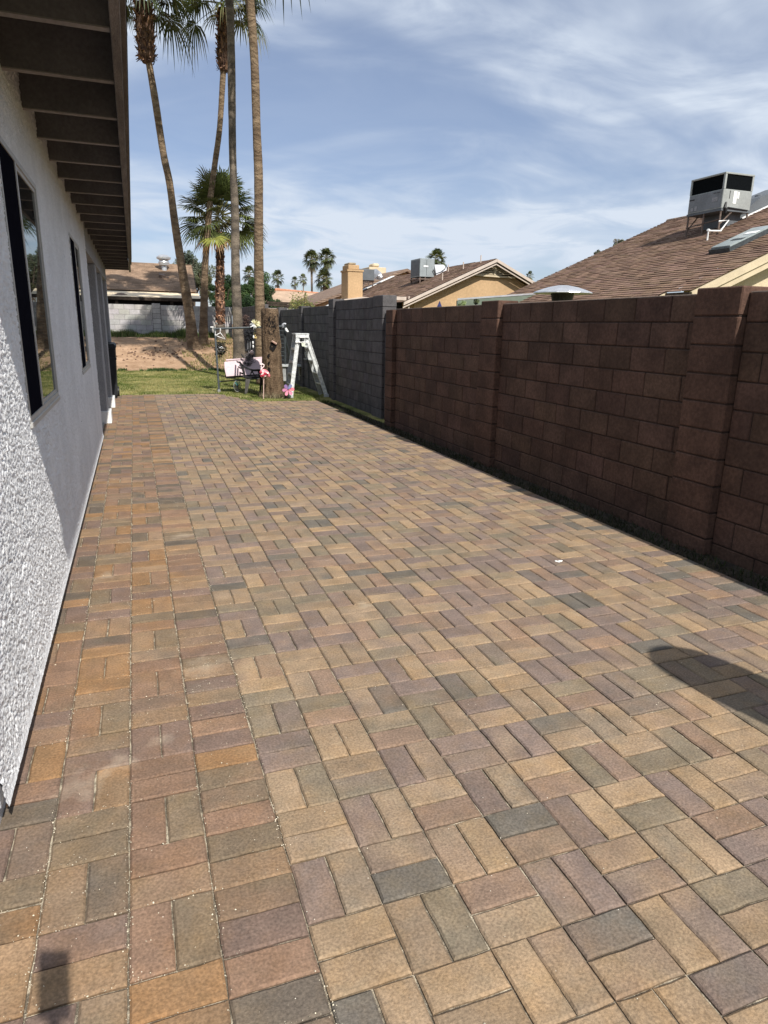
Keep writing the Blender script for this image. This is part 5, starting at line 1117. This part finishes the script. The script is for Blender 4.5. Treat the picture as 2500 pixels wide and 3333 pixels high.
for (x, y) in ((xN+0.02, yN+0.02), (xR-0.04, yN+0.02), (xN+0.02, yFa-0.03), (xR-0.04, yFa-0.03), (xN+0.02, (yN+yFa)/2)):
    b = MB(); b.tube([(x, y, rz(x)-0.02), (x, y, zb_-0.05)], 0.022, 6); b.build('leg', M_steelrod, ac)
b = MB(); b.tube([(xN+0.02, yFa-0.03, rz(xN)+0.15), (xN+kx*0.35, yFa-0.03, zb_-0.05)], 0.016, 5); b.tube([(xN+0.02, yN+0.02, rz(xN)+0.18), (xN+kx*0.4, yN+0.02, zb_-0.05)], 0.016, 5); b.tube([(xN+0.02, yN, rz(xN)+0.3), (xN+0.02, yFa, rz(xN)+0.22)], 0.014, 5); b.build('brace', M_steelrod, ac)
b = MB(); b.box((xN+kx*0.45, yN+0.15, rz(xN+kx*0.45)-0.05), (xR-0.1, yFa-0.1, zb_-0.05)); b.build('duct_drop', M_acpan, ac)
# duct
dp = [onplane(*z7(1400, 860), e0, nR), onplane(*z7(1659, 740), e0, nR)]
dt = thing('roof_duct', V((xR+0.3, yN+0.3, rz(xR)))+Z_*0, 'grey sheet metal duct with two flues beside the rooftop unit at the picture\'s right edge', 'duct')
b = MB(); yd = yN+0.25; b.prism([(xR-0.02, yd, rz(xR)), (xR+0.9, yd, rz(xR+0.9)), (xR+1.4, yd, rz(xR+1.4)), (xR+1.4, yd, rz(xR+1.4)+0.26), (xR+0.55, yd, rz(xR+0.55)+0.30), (xR-0.02, yd, rz(xR)+0.10)], (0, 0.7, 0)); b.build('duct', M_acpan, dt)
b = MB(); b.prism([(xR-0.02, yd-0.03, rz(xR)-0.0), (xR+1.6, yd-0.03, rz(xR+1.6)+0.0), (xR+1.6, yd-0.03, rz(xR+1.6)+0.03), (xR-0.02, yd-0.03, rz(xR)+0.03)], (0, -0.05, 0)); b.build('flashing', M_white, dt)
for px, py, w_ in ((1525, 550, 0.09), (1625, 580, 0.09)):
    q = atY(*z7(px, py), yd+0.3); b = MB(); b.lathe((q.x, q.y, rz(q.x)), [(w_, 0), (w_, q.z-rz(q.x)-0.1), (w_*1.3, q.z-rz(q.x)-0.08), (w_*1.0, q.z-rz(q.x))], 12); b.build('flue', M_acpan, dt)
# white plastic drain pipe
pp = [onplane(*z7(720, 1245), e0, nR)]; y_ = pp[0].y
pts = [pp[0], atY(*z7(738, 1095), y_), atY(*z7(925, 1098), y_), atY(*z7(1050, 935), y_), atY(*z7(900, 950), y_+0.1), atY(*z7(770, 975), y_+0.2)]
b = MB(); b.tube(pts[:5], 0.020, 8); b.tube([pts[1]-X_*0.02+Z_*0.02, pts[1]+X_*0.03], 0.03, 8)
tag(b.build('drain_pipe', M_white), 'bent white plastic pipe below the rooftop unit on the big brown roof', 'pipe')

# gabled tan house in the middle
YG = 22.0
g0, g1, g2 = atY(1312, 983, YG), atY(1617, 842, YG), atY(1740, 919, YG)
pl = (g1.z-g0.z)/(g1.x-g0.x); vG = V((1, 0, pl)).normalized(); nG = V((-pl, 0, 1)).normalized()
fb = onplane(1334, 877, g0, nG); fa = onplane(1179, 945, g0, nG); YF = (fb.y+fa.y)/2
root = thing('gabled_house', V((g1.x, YG, 0)), 'tan stucco house with a brown gable roof and slatted gable vent behind the brown wall', 'house')
b = MB(); Lg = (g1-g0).length; o_ = V((g0.x, YG, g0.z)); shingled(b, o_, Y_, vG, nG, YF-YG, Lg, seed=8, row=0.15, tab=0.36, lip=0.016)
b.poly([o_-nG*0.02, o_+Y_*(YF-YG)-nG*0.02, o_+Y_*(YF-YG)+vG*Lg-nG*0.02, o_+vG*Lg-nG*0.02])
vg2 = V((1, 0, -pl)).normalized(); tp_ = o_+vG*Lg; b.poly([tp_, tp_+Y_*(YF-YG), tp_+Y_*(YF-YG)+vg2*4.6, tp_+vg2*4.6]); b.build('roof', M_shing, root)
xq = tp_+vg2*4.4
b = MB(); b.prism([(g0.x+0.55, YG+0.35, 0), (xq.x-0.5, YG+0.35, 0), (xq.x-0.5, YG+0.35, xq.z-0.05), (g1.x, YG+0.35, g1.z-0.12), (g0.x+0.55, YG+0.35, g0.z+pl*0.55-0.12)], (0, 0.2, 0)); b.build('gable_wall', M_tan, root)
b = MB(); b.box((g0.x+0.55, YG+0.56, 0), (g0.x+0.75, YF-0.3, g0.z+0.1)); b.build('side_wall', M_tan, root)
for nm, pa, pb in (('l', o_-nG*0.01, tp_-nG*0.01), ('r', tp_-Z_*0.01, tp_+vg2*4.6-Z_*0.01)):
    b = MB(); b.prism([pa, pb, pb-Z_*0.10, pa-Z_*0.10], (0, -0.05, 0)); b.build('rake_board', M_whitetrim, root)
    b = MB(); b.prism([pa-Z_*0.14+Y_*0.04, pb-Z_*0.14+Y_*0.04, pb-Z_*0.19+Y_*0.04, pa-Z_*0.19+Y_*0.04], (0, -0.04, 0)); b.build('rake_board', M_whitetrim, root)
b = MB(); fe = V((g0.x, YF, g0.z)); b.prism([fe+nG*0.03, fe+vG*Lg*0.98+nG*0.03, fe+vG*Lg*0.98+nG*0.03-Y_*0.45, fe+nG*0.03-Y_*0.45], nG*0.03); b.build('white_flashing', M_white, root)
z5 = lambda a, c: (900+a/1.843, 750+c/1.843)
vt = [atY(*z5(1315, 200), YG+0.3), atY(*z5(1430, 278), YG+0.3), atY(*z5(1190, 262), YG+0.3)]
b = MB(); b.prism([vt[0], vt[1], vt[2]], (0, 0.02, 0)); gv = b.build('gable_vent', M_darkwood, root)
for py in (212, 224, 236, 248, 260):
    t = (py-200)/68; xa, xb_ = z5(1315-125*t, py), z5(1315+118*t, py+4*t); b = MB(); pa, pb = atY(*xa, YG+0.27), atY(*xb_, YG+0.27); b.obox((pa+pb)/2, (pb-pa).normalized(), Y_, Z_, (pb-pa).length/2, 0.02, 0.017); b.build('slat', M_cream, gv)
pa, pb = atY(*z5(1312, 200), YG+0.24), atY(*z5(1312, 268), YG+0.24); b = MB(); b.obox((pa+pb)/2, X_, Y_, Z_, 0.04, 0.02, (pa-pb).length/2); b.build('mullion', M_cream, gv)
pa, pb = atY(*z5(1188, 266), YG+0.26), atY(*z5(1432, 284), YG+0.26); b = MB(); b.obox((pa+pb)/2, (pb-pa).normalized(), Y_, Z_, (pb-pa).length/2, 0.03, 0.03); b.build('vent_sill', M_cream, gv)
b = MB(); pa, pb = atY(*z5(690, 412), YG-0.1), atY(*z5(772, 404), YG-0.1); b.obox((pa+pb)/2, X_, Y_, Z_, (pb-pa).length/2, 0.10, 0.055); b.tube([atY(*z5(795, 395), YG+0.1), atY(*z5(792, 480), YG+0.1)], 0.03, 6); b.build('gutter', M_whitetrim, root)
b = MB(); pa, pb = atY(*z5(690, 432), YG+0.6), atY(*z5(755, 500), YG+0.6); b.box((pa.x, YG+0.6, 1.2), (pb.x, YG+0.7, pa.z)); b.build('porch_shade', M_shade, root)  # near-black sheet paints the shade inside the porch
for (px, h_) in ((1120, 215), (1225, 175), (1030, 230)):
    q = onplane(*z5(px, h_+20), g0, nG); b = MB(); b.tube([q-Z_*0.05, q+Z_*0.26], 0.02, 8); b.build('vent_pipe', M_whitetrim, root)
q = onplane(*z5(995, 300), g0, nG); b = MB(); b.tube([q-Z_*.05, q+Z_*0.25], 0.02, 8); b.build('vent_pipe', M_whitetrim, root)
# its rooftop unit
lg = onplane(*z5(862, 318), g0, nG); xA = lg.x; yA = lg.y
tA, bA = atX(*z5(862, 165), xA), atX(*z5(864, 270), xA); yA = tA.y; xB = atY(*z5(950, 168), yA).x; yB = atX(*z5(806, 178), xA).y
zA1, zA0 = tA.z, atY(*z5(864, 278), yA).z
ac2 = thing('rooftop_unit', V((xA, yA, zA0-0.6)), 'boxy grey rooftop air conditioner with white duct on the gabled tan house', 'air conditioner')
b = MB(); b.box((xA, yA, zA0), (xB, yB, zA1), ch=0.015); b.build('cabinet', mat('hvac_mid', (0.27, 0.30, 0.31), 0.5, 0.08, 3, 0.1, metal=0.2), ac2)
b = MB(); b.box((xA-0.008, yA+0.05, zA0+0.05), (xA-0.002, yB-0.05, zA1-0.06)); b.build('coil', M_acpan, ac2)
b = MB(); b.box((xA+0.15, yA-0.01, zA1-0.46*(zA1-zA0)), (xA+0.34, yA-0.002, zA1-0.46*(zA1-zA0)+0.05)); b.build('name_plate', M_white, ac2)
b = MB(); b.box((xA+0.45*(xB-xA), yA-0.006, zA0+0.05), (xA+0.47*(xB-xA), yA-0.001, zA1-0.05)); b.build('seam', M_darksteel, ac2)
def rg2(x): return g0.z+pl*(x-g0.x)
for (x, y) in ((xA+0.03, yA+0.03), (xB-0.03, yA+0.03), (xA+0.03, yB-0.03), (xA+0.4*(xB-xA), yA+0.03)):
    b = MB(); b.tube([(x, y, rg2(x)-0.03), (x, y, zA0)], 0.025, 6); b.build('leg', M_steelrod, ac2)
b = MB(); b.tube([(xA, yA+0.03, zA0-0.08), (xB, yA+0.03, zA0-0.08)], 0.03, 6); b.tube([(xA, yA, zA0-0.08), (xA, yB, zA0-0.08)], 0.03, 6); b.build('base_rail', M_steelrod, ac2)
b = MB(); pz = [z5(948, 205), z5(1000, 205), z5(1022, 225), z5(1018, 250), z5(960, 272)]; b.prism([atY(*q, yA+0.15) for q in pz], (0, 0.9, 0)); b.build('duct', mat('pale_duct', (0.62, 0.64, 0.68), 0.5, 0.08, 4, 0.1), ac2)
b = MB(); b.tube([atY(*z5(q[0], q[1]), yA-0.05) for q in ((940, 235), (952, 262), (985, 250), (1010, 232), (1018, 205), (1024, 230))], 0.018, 5); b.build('cable', M_black, ac2)

# next house beyond: brown slope, orange chimney, second unit, cream chimney
YH = 36.0
h0, h1 = atY(1010, 990, YH), atY(1326, 874, YH); ph = (h1.z-h0.z)/(h1.x-h0.x)
root = thing('far_brown_house', V(((h0.x+h1.x)/2, YH, 0)), 'brown roofed house behind the tan chimney, left of the gabled tan house', 'house')
b = MB(); b.prism([h0, h1, h1+Z_*-0.15, h0+Z_*-0.15], (0, 9, 0)); b.prism([h1, h1+V((7, 0, -7*ph)), h1+V((7, 0, -7*ph-0.15)), h1-Z_*0.15], (0, 9, 0)); b.build('roof', M_shing_far, root)
b = MB(); b.prism([(h0.x+0.5, YH+0.3, 0), (h1.x+6, YH+0.3, 0), (h1.x+6, YH+0.3, h0.z), (h1.x, YH+0.3, h1.z-0.2), (h0.x+0.5, YH+0.3, h0.z)], (0, 8, 0)); b.build('wall', M_tan, root)
b = MB(); pa, pb = atY(*z5(360, 418), 27), atY(*z5(590, 395), 27); b.prism([pa, atY(*z5(520, 398), 27), atY(*z5(560, 402), 27), atY(*z5(590, 418), 27), atY(*z5(360, 432), 27)], (0, 1.2, 0)); b.build('pale_parapet', M_whitetrim, root)
YCm = 27.5
root = thing('chimney', V((atY(1155, 950, YCm).x, YCm, 0)), 'square orange tan stucco chimney with stepped top above the grey wall', 'chimney')
cx0, cx1 = atY(*z5(428, 420), YCm).x, atY(*z5(517, 420), YCm).x; zc1 = atY(*z5(428, 234), YCm).z; dpt = (cx1-cx0)*0.9
ydep = atX(*z5(389, 234), cx0).y
b = MB(); b.box((cx0, YCm, 0), (cx1, ydep, zc1), ch=0.015); b.build('stack', M_tan, root)
zc2 = atY(*z5(440, 204), YCm).z; cw_ = cx1-cx0; b = MB(); b.box((cx0-0.03, YCm-0.03, zc1-0.06), (cx1+0.03, ydep+0.03, zc1+0.01)); b.box((cx0+cw_*0.05, YCm+0.05, zc1+0.011), (cx1-cw_*0.22, ydep-0.05, zc2), ch=0.02); b.build('crown', M_tan, root)
zc3 = atY(*z5(440, 190), YCm).z; b = MB(); b.box((cx0+cw_*0.12, YCm+0.12, zc2), (cx1-cw_*0.40, ydep-0.12, zc3), ch=0.03); b.build('flue_cap', mat('flue_brown', (0.30, 0.24, 0.16), 0.7, 0.2, 5), root)
Y3 = 31.0
xa3, xb3 = atY(*z5(517, 232), Y3).x, atY(*z5(588, 232), Y3).x; za, zb3 = atY(*z5(530, 231), Y3).z, atY(*z5(530, 300), Y3).z
root = thing('rooftop_unit', V(((xa3+xb3)/2, Y3, zb3-0.5)), 'small dark grey rooftop air conditioner right beside the orange chimney', 'air conditioner')
b = MB(); b.box((xa3-0.3, Y3, zb3), (xb3, Y3+1.1, za), ch=0.02); b.build('cabinet', M_acpan, root)
b = MB(); b.tube([atY(*z5(590, 258), Y3+0.6), atY(*z5(612, 272), Y3+0.8), atY(*z5(630, 290), Y3+0.6)], [0.22, 0.2, 0.1], 10); b.build('duct', M_galv, root)
b = MB(); b.tube([atY(*z5(520, 312), Y3+0.1), atY(*z5(583, 303), Y3+0.1)], 0.05, 6)
for px in (525, 555, 580): b.tube([atY(*z5(px, 302), Y3+0.1), atY(*z5(px-4, 338), Y3+0.1)], 0.03, 6)
b.build('stand', M_steelrod, root)
Y4 = 43.0
root = thing('cream_chimney', V((atY(*z5(605, 240), Y4).x, Y4, 0)), 'pale cream block chimney far behind the small dark rooftop unit', 'chimney')
b = MB(); pa, pb = atY(*z5(556, 216), Y4), atY(*z5(658, 224), Y4); b.box((pa.x, Y4, 0), (pb.x, Y4+1.6, pa.z-0.02), ch=0.02); b.build('stack', M_creamst, root)
b = MB(); pa, pb = atY(*z5(588, 194), Y4), atY(*z5(628, 194), Y4); b.box((pa.x, Y4+0.3, atY(*z5(588, 218), Y4).z), (pb.x, Y4+1.2, pa.z), ch=0.08); b.build('pot', M_creamst, root)
# far tan roof
Y5 = 52.0
root = thing('far_tan_house', V((atY(960, 990, Y5).x, Y5, 0)), 'long low tan roofed house far beyond the shrub on the grey wall', 'house')
pa, pb, pc1, pd = atY(840, 990, Y5), atY(1060, 990, Y5), atY(1135, 957, Y5+6), atY(860, 944, Y5+6)
b = MB(); pr = [pa, pb, pc1, atY(1040, 955, Y5+6), atY(945, 947, Y5+6), pd]; b.prism(pr, (0, 0.3, -0.15)); b.build('roof', M_tanroof, root)
b = MB(); b.tube([pd, atY(905, 943, Y5+6), atY(945, 947, Y5+6), atY(1040, 956, Y5+6)], 0.12, 6); b.build('ridge_tiles', mat('clay_ridge', (0.42, 0.20, 0.12), 0.9, 0.2, 5), root)
b = MB(); b.box((pa.x+0.5, Y5+0.6, 0), (pb.x+3, Y5+6, pa.z-0.1)); b.build('wall', M_tan, root)
# dark timber pergola rail over the far grey wall
yq = 31.5; root = thing('pergola', V((atY(930, 1000, yq).x, yq, 0)), 'dark timber pergola beam just above the far end of the grey wall', 'pergola')
for (pa, pb) in (((868, 984), (1010, 990)), ((872, 992), (1000, 998))):
    b = MB(); A, B_ = atY(*pa, yq), atY(*pb, yq); b.obox((A+B_)/2, (B_-A).normalized(), Y_, Z_, (B_-A).length/2, 0.05, 0.045); b.build('beam', M_darkwood, root)
for px in (872, 930, 995):
    A = atY(px, 985, yq); b = MB(); b.box((A.x-0.06, yq+0.06, 0), (A.x+0.06, yq+0.18, A.z)); b.build('post', M_darkwood, root)
b = MB(); A = atY(868, 988, yq); B_ = atY(1008, 990, yq); b.box((A.x, yq+0.4, A.z-0.9), (B_.x, yq+2.6, A.z-0.16)); b.build('eave_shade', M_shade, root)  # near-black box paints an eave's shadow band behind the beams

# back house behind the pale wall
YB_, YRi = 34.5, 38.5
ez = atY(640, 951, YB_); rz_ = atY(623, 862, YRi); xl = -9.0
root = thing('back_house', V((-2, YB_, 0.9)), 'brown shingled house behind the pale back wall with a cream patio roof', 'house')
vB = (V((0, YRi, rz_.z))-V((0, YB_, ez.z))); Lb = vB.length; vBn = vB.normalized(); nB = V((0, -vBn.z, vBn.y))
b = MB(); oB = V((xl, YB_, ez.z)); rnd = random.Random(4); k = 0; r = 0
while k < Lb-0.01:
    kk = min(k+0.15, Lb); t0 = k/Lb; xr1 = ez.x+(rz_.x-ez.x)*t0; s = xl-(r % 2)*0.18
    while s < xr1:
        a0, a1 = max(s, xl), min(s+0.36*rnd.uniform(0.8, 1.2), xr1)
        if a1 > a0:
            c = jit((1, 1, 1), 0.2, rnd); base_ = V((0, YB_, ez.z)); l0 = 0.012
            b.poly([base_+X_*a0+vBn*k+nB*l0, base_+X_*a1+vBn*k+nB*l0, base_+X_*a1+vBn*kk, base_+X_*a0+vBn*kk], c); b.poly([base_+X_*a0+vBn*k+nB*l0, base_+X_*a1+vBn*k+nB*l0, base_+X_*a1+vBn*k-nB*0.01, base_+X_*a0+vBn*k-nB*0.01], shade(c, 0.6))
        s = a1 if a1 > s else s+0.36
    k = kk; r += 1
b.poly([(xl, YRi, rz_.z), (rz_.x, YRi, rz_.z), (rz_.x+0.5, YRi+4, rz_.z-1.5), (xl, YRi+4, rz_.z-1.5)]); b.build('roof', mat('back_shingles', (0.24, 0.16, 0.105), 0.95, 0.2, 1.5, 0.5, 20, tint=True, bdist=0.02, c2=(0.32, 0.22, 0.15)), root)
b = MB(); b.prism([(ez.x, YB_-0.02, ez.z-0.03), (rz_.x, YRi, rz_.z-0.03), (rz_.x, YRi, rz_.z-0.18), (ez.x, YB_-0.02, ez.z-0.18)], (0.04, 0, 0)); b.build('rake_board', M_darkwood, root)
YP = 31.6; pe = atY(654, 972, YP); pb_ = atY(646, 958, YB_-0.1)
b = MB(); b.prism([(xl, YP, pe.z), (pe.x, YP, pe.z), (pb_.x, YB_-0.03, ez.z-0.06), (xl, YB_-0.03, ez.z-0.06)], (0, 0, -0.05)); b.build('patio_roof', M_creamroof, root)
b = MB(); b.box((xl, YP-0.045, pe.z-0.14), (pe.x, YP-0.003, pe.z-0.008)); b.build('patio_fascia', M_darkwood, root)
b = MB(); b.box((xl, YB_+0.3, 0), (ez.x-0.3, YB_+0.5, ez.z)); b.box((xl, YRi-2, 0), (ez.x-0.3, YRi+3, ez.z-0.2)); b.build('wall', M_darkwood, root)  # wall coloured dark to paint the shadow it stands in
b = MB()
for px in (380, 560): A = atY(px, 990, YP); b.box((A.x-0.06, YP+0.05, 0.5), (A.x+0.06, YP+0.17, pe.z-0.15))
b.build('patio_post', M_darkwood, root)
b = MB(); b.box((xl, YP+0.3, 0.6), (pe.x-0.3, YP+0.36, pe.z-0.16)); b.build('patio_shade', M_shade, root)  # near-black sheet paints the shadow under the patio roof
z62 = lambda a, c: (300+a/4.1475, 840+c/4.1475)
v_ = onplane(*z62(975, 160), V((0, YB_, ez.z)), nB); b = MB(); b.lathe(v_-Z_*0.1, [(0.13, 0), (0.13, 0.28), (0.24, 0.32), (0.27, 0.45), (0.22, 0.55), (0.24, 0.58), (0.34, 0.62), (0.35, 0.70), (0.22, 0.80), (0.02, 0.84)], 18)
tag(b.build('roof_ventilator', M_galv), 'shiny metal ventilator near the ridge of the back house roof', 'roof vent')
v_ = onplane(*z62(905, 270), V((0, YB_, ez.z)), nB); b = MB(); b.prism([v_, v_+X_*0.28, v_+X_*0.28+Z_*0.12+Y_*-0.05, v_+Z_*0.16+Y_*-0.05], (0, 0.35, 0.1)); b.tube([v_+X_*0.3, v_+X_*0.45+Z_*0.06], 0.05, 6)
tag(b.build('roof_vent_box', M_steelrod), 'small rusty brown vent hood halfway down the back house roof', 'roof vent')
v_ = atY(*z62(390, 500), (YP+YB_)/2-0.6); b = MB(); b.lathe(v_-Z_*0.05, [(0.30, 0), (0.27, 0.08), (0.12, 0.14), (0.02, 0.15)], 14)
tag(b.build('roof_dome', M_steelrod), 'low brown dome lying on the cream patio roof', 'roof vent')

# right: green patio cover, heater, blue umbrella, plants
YG3 = 15.5; A, B_ = atY(1489, 978, YG3), atY(1880, 950, YG3)
root = thing('green_patio_cover', V(((A.x+B_.x)/2, YG3, 0)), 'dull green patio cover edge running behind the brown wall to the patio heater', 'patio cover')
b = MB(); A2, B2 = atY(1489, 1003, YG3), atY(1880, 1008, YG3); b.prism([A, B_, B2, A2], (0, 0.06, 0)); b.build('fascia', mat('green_paint', (0.13, 0.16, 0.125), 0.6, 0.08, 4, 0.15), root)
b = MB(); b.prism([A+Z_*0.01, B_+Z_*0.01, B_+V((1.4, 2.5, 0.0)), A+V((1.6, 2.5, 0))], (0, 0, 0.04)); b.build('roof_panel', M_galv, root)
for q in (A, B_): b = MB(); b.box((q.x+0.1, YG3+0.1, 0), (q.x+0.2, YG3+0.2, q.z-0.03)); b.build('post', mat('green_paint', (0,0,0)), root)
dH = 8.6; q = atY(1832, 946, dH); k = mpp(q)
root = thing('patio_heater', V((q.x, q.y, 0)), 'mushroom shaped patio heater with a silver dome showing above the brown wall', 'patio heater')
b = MB(); rr_ = 95*k; b.lathe((q.x, q.y, q.z-9*k), [(rr_, 0), (rr_*0.99, 0.012), (rr_*0.80, 10*k), (rr_*0.50, 19*k), (rr_*0.18, 25*k), (rr_*0.02, 26*k)], 16); b.build('reflector_dome', M_galv, root)
b = MB(); b.lathe((q.x, q.y, q.z-34*k), [(rr_*0.34, 0), (rr_*0.40, 27*k), (rr_*0.30, 28*k)], 18); b.build('burner_mesh', mat('burner_mesh', (0.03, 0.028, 0.025), 0.6, 0.4, 60, 0.4, 80), root)
b = MB(); b.lathe((q.x, q.y, 0), [(0.23, -0.04), (0.23, 0.45), (0.10, 0.55), (0.035, 0.6), (0.035, q.z-34*k), (0.02, q.z-34*k+0.01)], 16); b.build('post', M_galv, root)
yu = 14.0; q = atY(*z5(979, 424), yu); root = thing('folded_umbrella', V((q.x, yu, 0)), 'folded dark blue patio umbrella tip poking above the brown wall', 'umbrella'); k = mpp(q)/1.843
b = MB(); N_ = 16; bs = len(b.v)
prof = [(1.5, 0), (6, 14), (12, 28), (17, 46), (20, 75), (22, 160), (10, 200)]
for r_, dz in prof:
    for j in range(N_): t = 2*math.pi*j/N_; rr_ = r_*k*(1+0.22*math.cos(t*6)); b.v.append((q.x+math.cos(t)*rr_, q.y+math.sin(t)*rr_, q.z-dz*k))
for i in range(len(prof)-1):
    for j in range(N_): b.f.append((bs+i*N_+j, bs+i*N_+(j+1) % N_, bs+(i+1)*N_+(j+1) % N_, bs+(i+1)*N_+j)); b.c.append(None)
b.build('canopy', mat('navy_cloth', (0.035, 0.04, 0.12), 0.9, 0.2, 9), root)
b = MB(); b.tube([q-Z_*190*k, V((q.x, yu, 0))], 0.022, 8); b.build('pole', M_whitetrim, root)
for nm, lb, (px, py), colr_, sz in (('flowering_plant', 'pale green leafy plant top over the brown wall, right of the blue umbrella', (1115, 448), [(0.42, 0.50, 0.28), (0.30, 0.38, 0.16), (0.55, 0.60, 0.42)], 26), ('hanging_plant', 'small dark plant clump under the green patio cover edge', (1197, 428), [(0.03, 0.035, 0.03), (0.28, 0.34, 0.16)], 13)):
    q = atY(*z5(px, py), 12.5); k = mpp(q)/1.843; root = thing(nm, V((q.x, 12.5, 0.9)), lb, 'plant'); rnd = random.Random(px)
    b = MB(); b.leafcloud(q, (sz*k, sz*k, sz*k*1.1), 260, 0.045, colr_, rnd, 8); b.build('foliage', M_leaf, root)
    b = MB(); b.tube([q, V((q.x, 12.5, 0.9))], 0.012, 5); b.lathe((q.x, 12.5, 0), [(0.14, 0), (0.2, 0.35), (0.2, 0.9)], 12); b.build('pot', M_conc, root)

# ------------------------------------------------------------------ a phone, and out-of-view stand-ins added to cast shadows on the pavers
root = thing('phone_added_tripod', V((0.0, -0.02, 0)), 'phone on a thin tripod added in place of a hand, its shadow on the pavers at the bottom left', 'tripod')
b = MB(); c_ = V((0, 0, H))-CF*0.012-CU*0.055+CR*0.018; b.obox(c_, CR, CU, -CF, 0.037, 0.076, 0.0045, ch=0.002); b.build('phone', M_black, root)
b = MB(); b.tube([c_-CU*0.07-CF*0.01, V((0.018, -0.05, 1.28)), V((0.0, -0.06, 1.1))], [0.012, 0.014, 0.014], 8); b.tube([V((0.0, -0.06, 1.1)), V((0, -0.06, 0.75))], 0.013, 8); b.build('column', M_black, root)  # tripod added below the phone where a hand would hold it
for i in range(3):
    a = R(-90+120*i); b = MB(); b.tube([V((0, -0.06, 0.8)), V((0.38*math.cos(a), -0.06+0.38*math.sin(a), 0.004))], [0.012, 0.008], 6); b.build('leg', M_black, root)
tx = 1.545*1.5+0.206*2.22; ty = 1.53*1.5-2.22
root = thing('shadow_stand_in', V((tx, ty, 0)), 'closed umbrella form under a round-topped cover, added unseen to cast the long shadow at right', 'umbrella')  # unseen round-topped form added to cast the long shadow
b = MB(); b.lathe((tx, ty, 0), [(0.14, 0.75), (0.17, 0.9), (0.185, 1.4), (0.19, 1.9), (0.187, 2.04), (0.172, 2.13), (0.135, 2.19), (0.07, 2.217), (0.005, 2.225)], 24); b.build('cover', M_conc, root, smooth=True)
b = MB(); b.lathe((tx, ty, 0), [(0.26, 0.0), (0.26, 0.05), (0.05, 0.08), (0.025, 0.12), (0.025, 0.9)], 20); b.build('base', M_black, root)
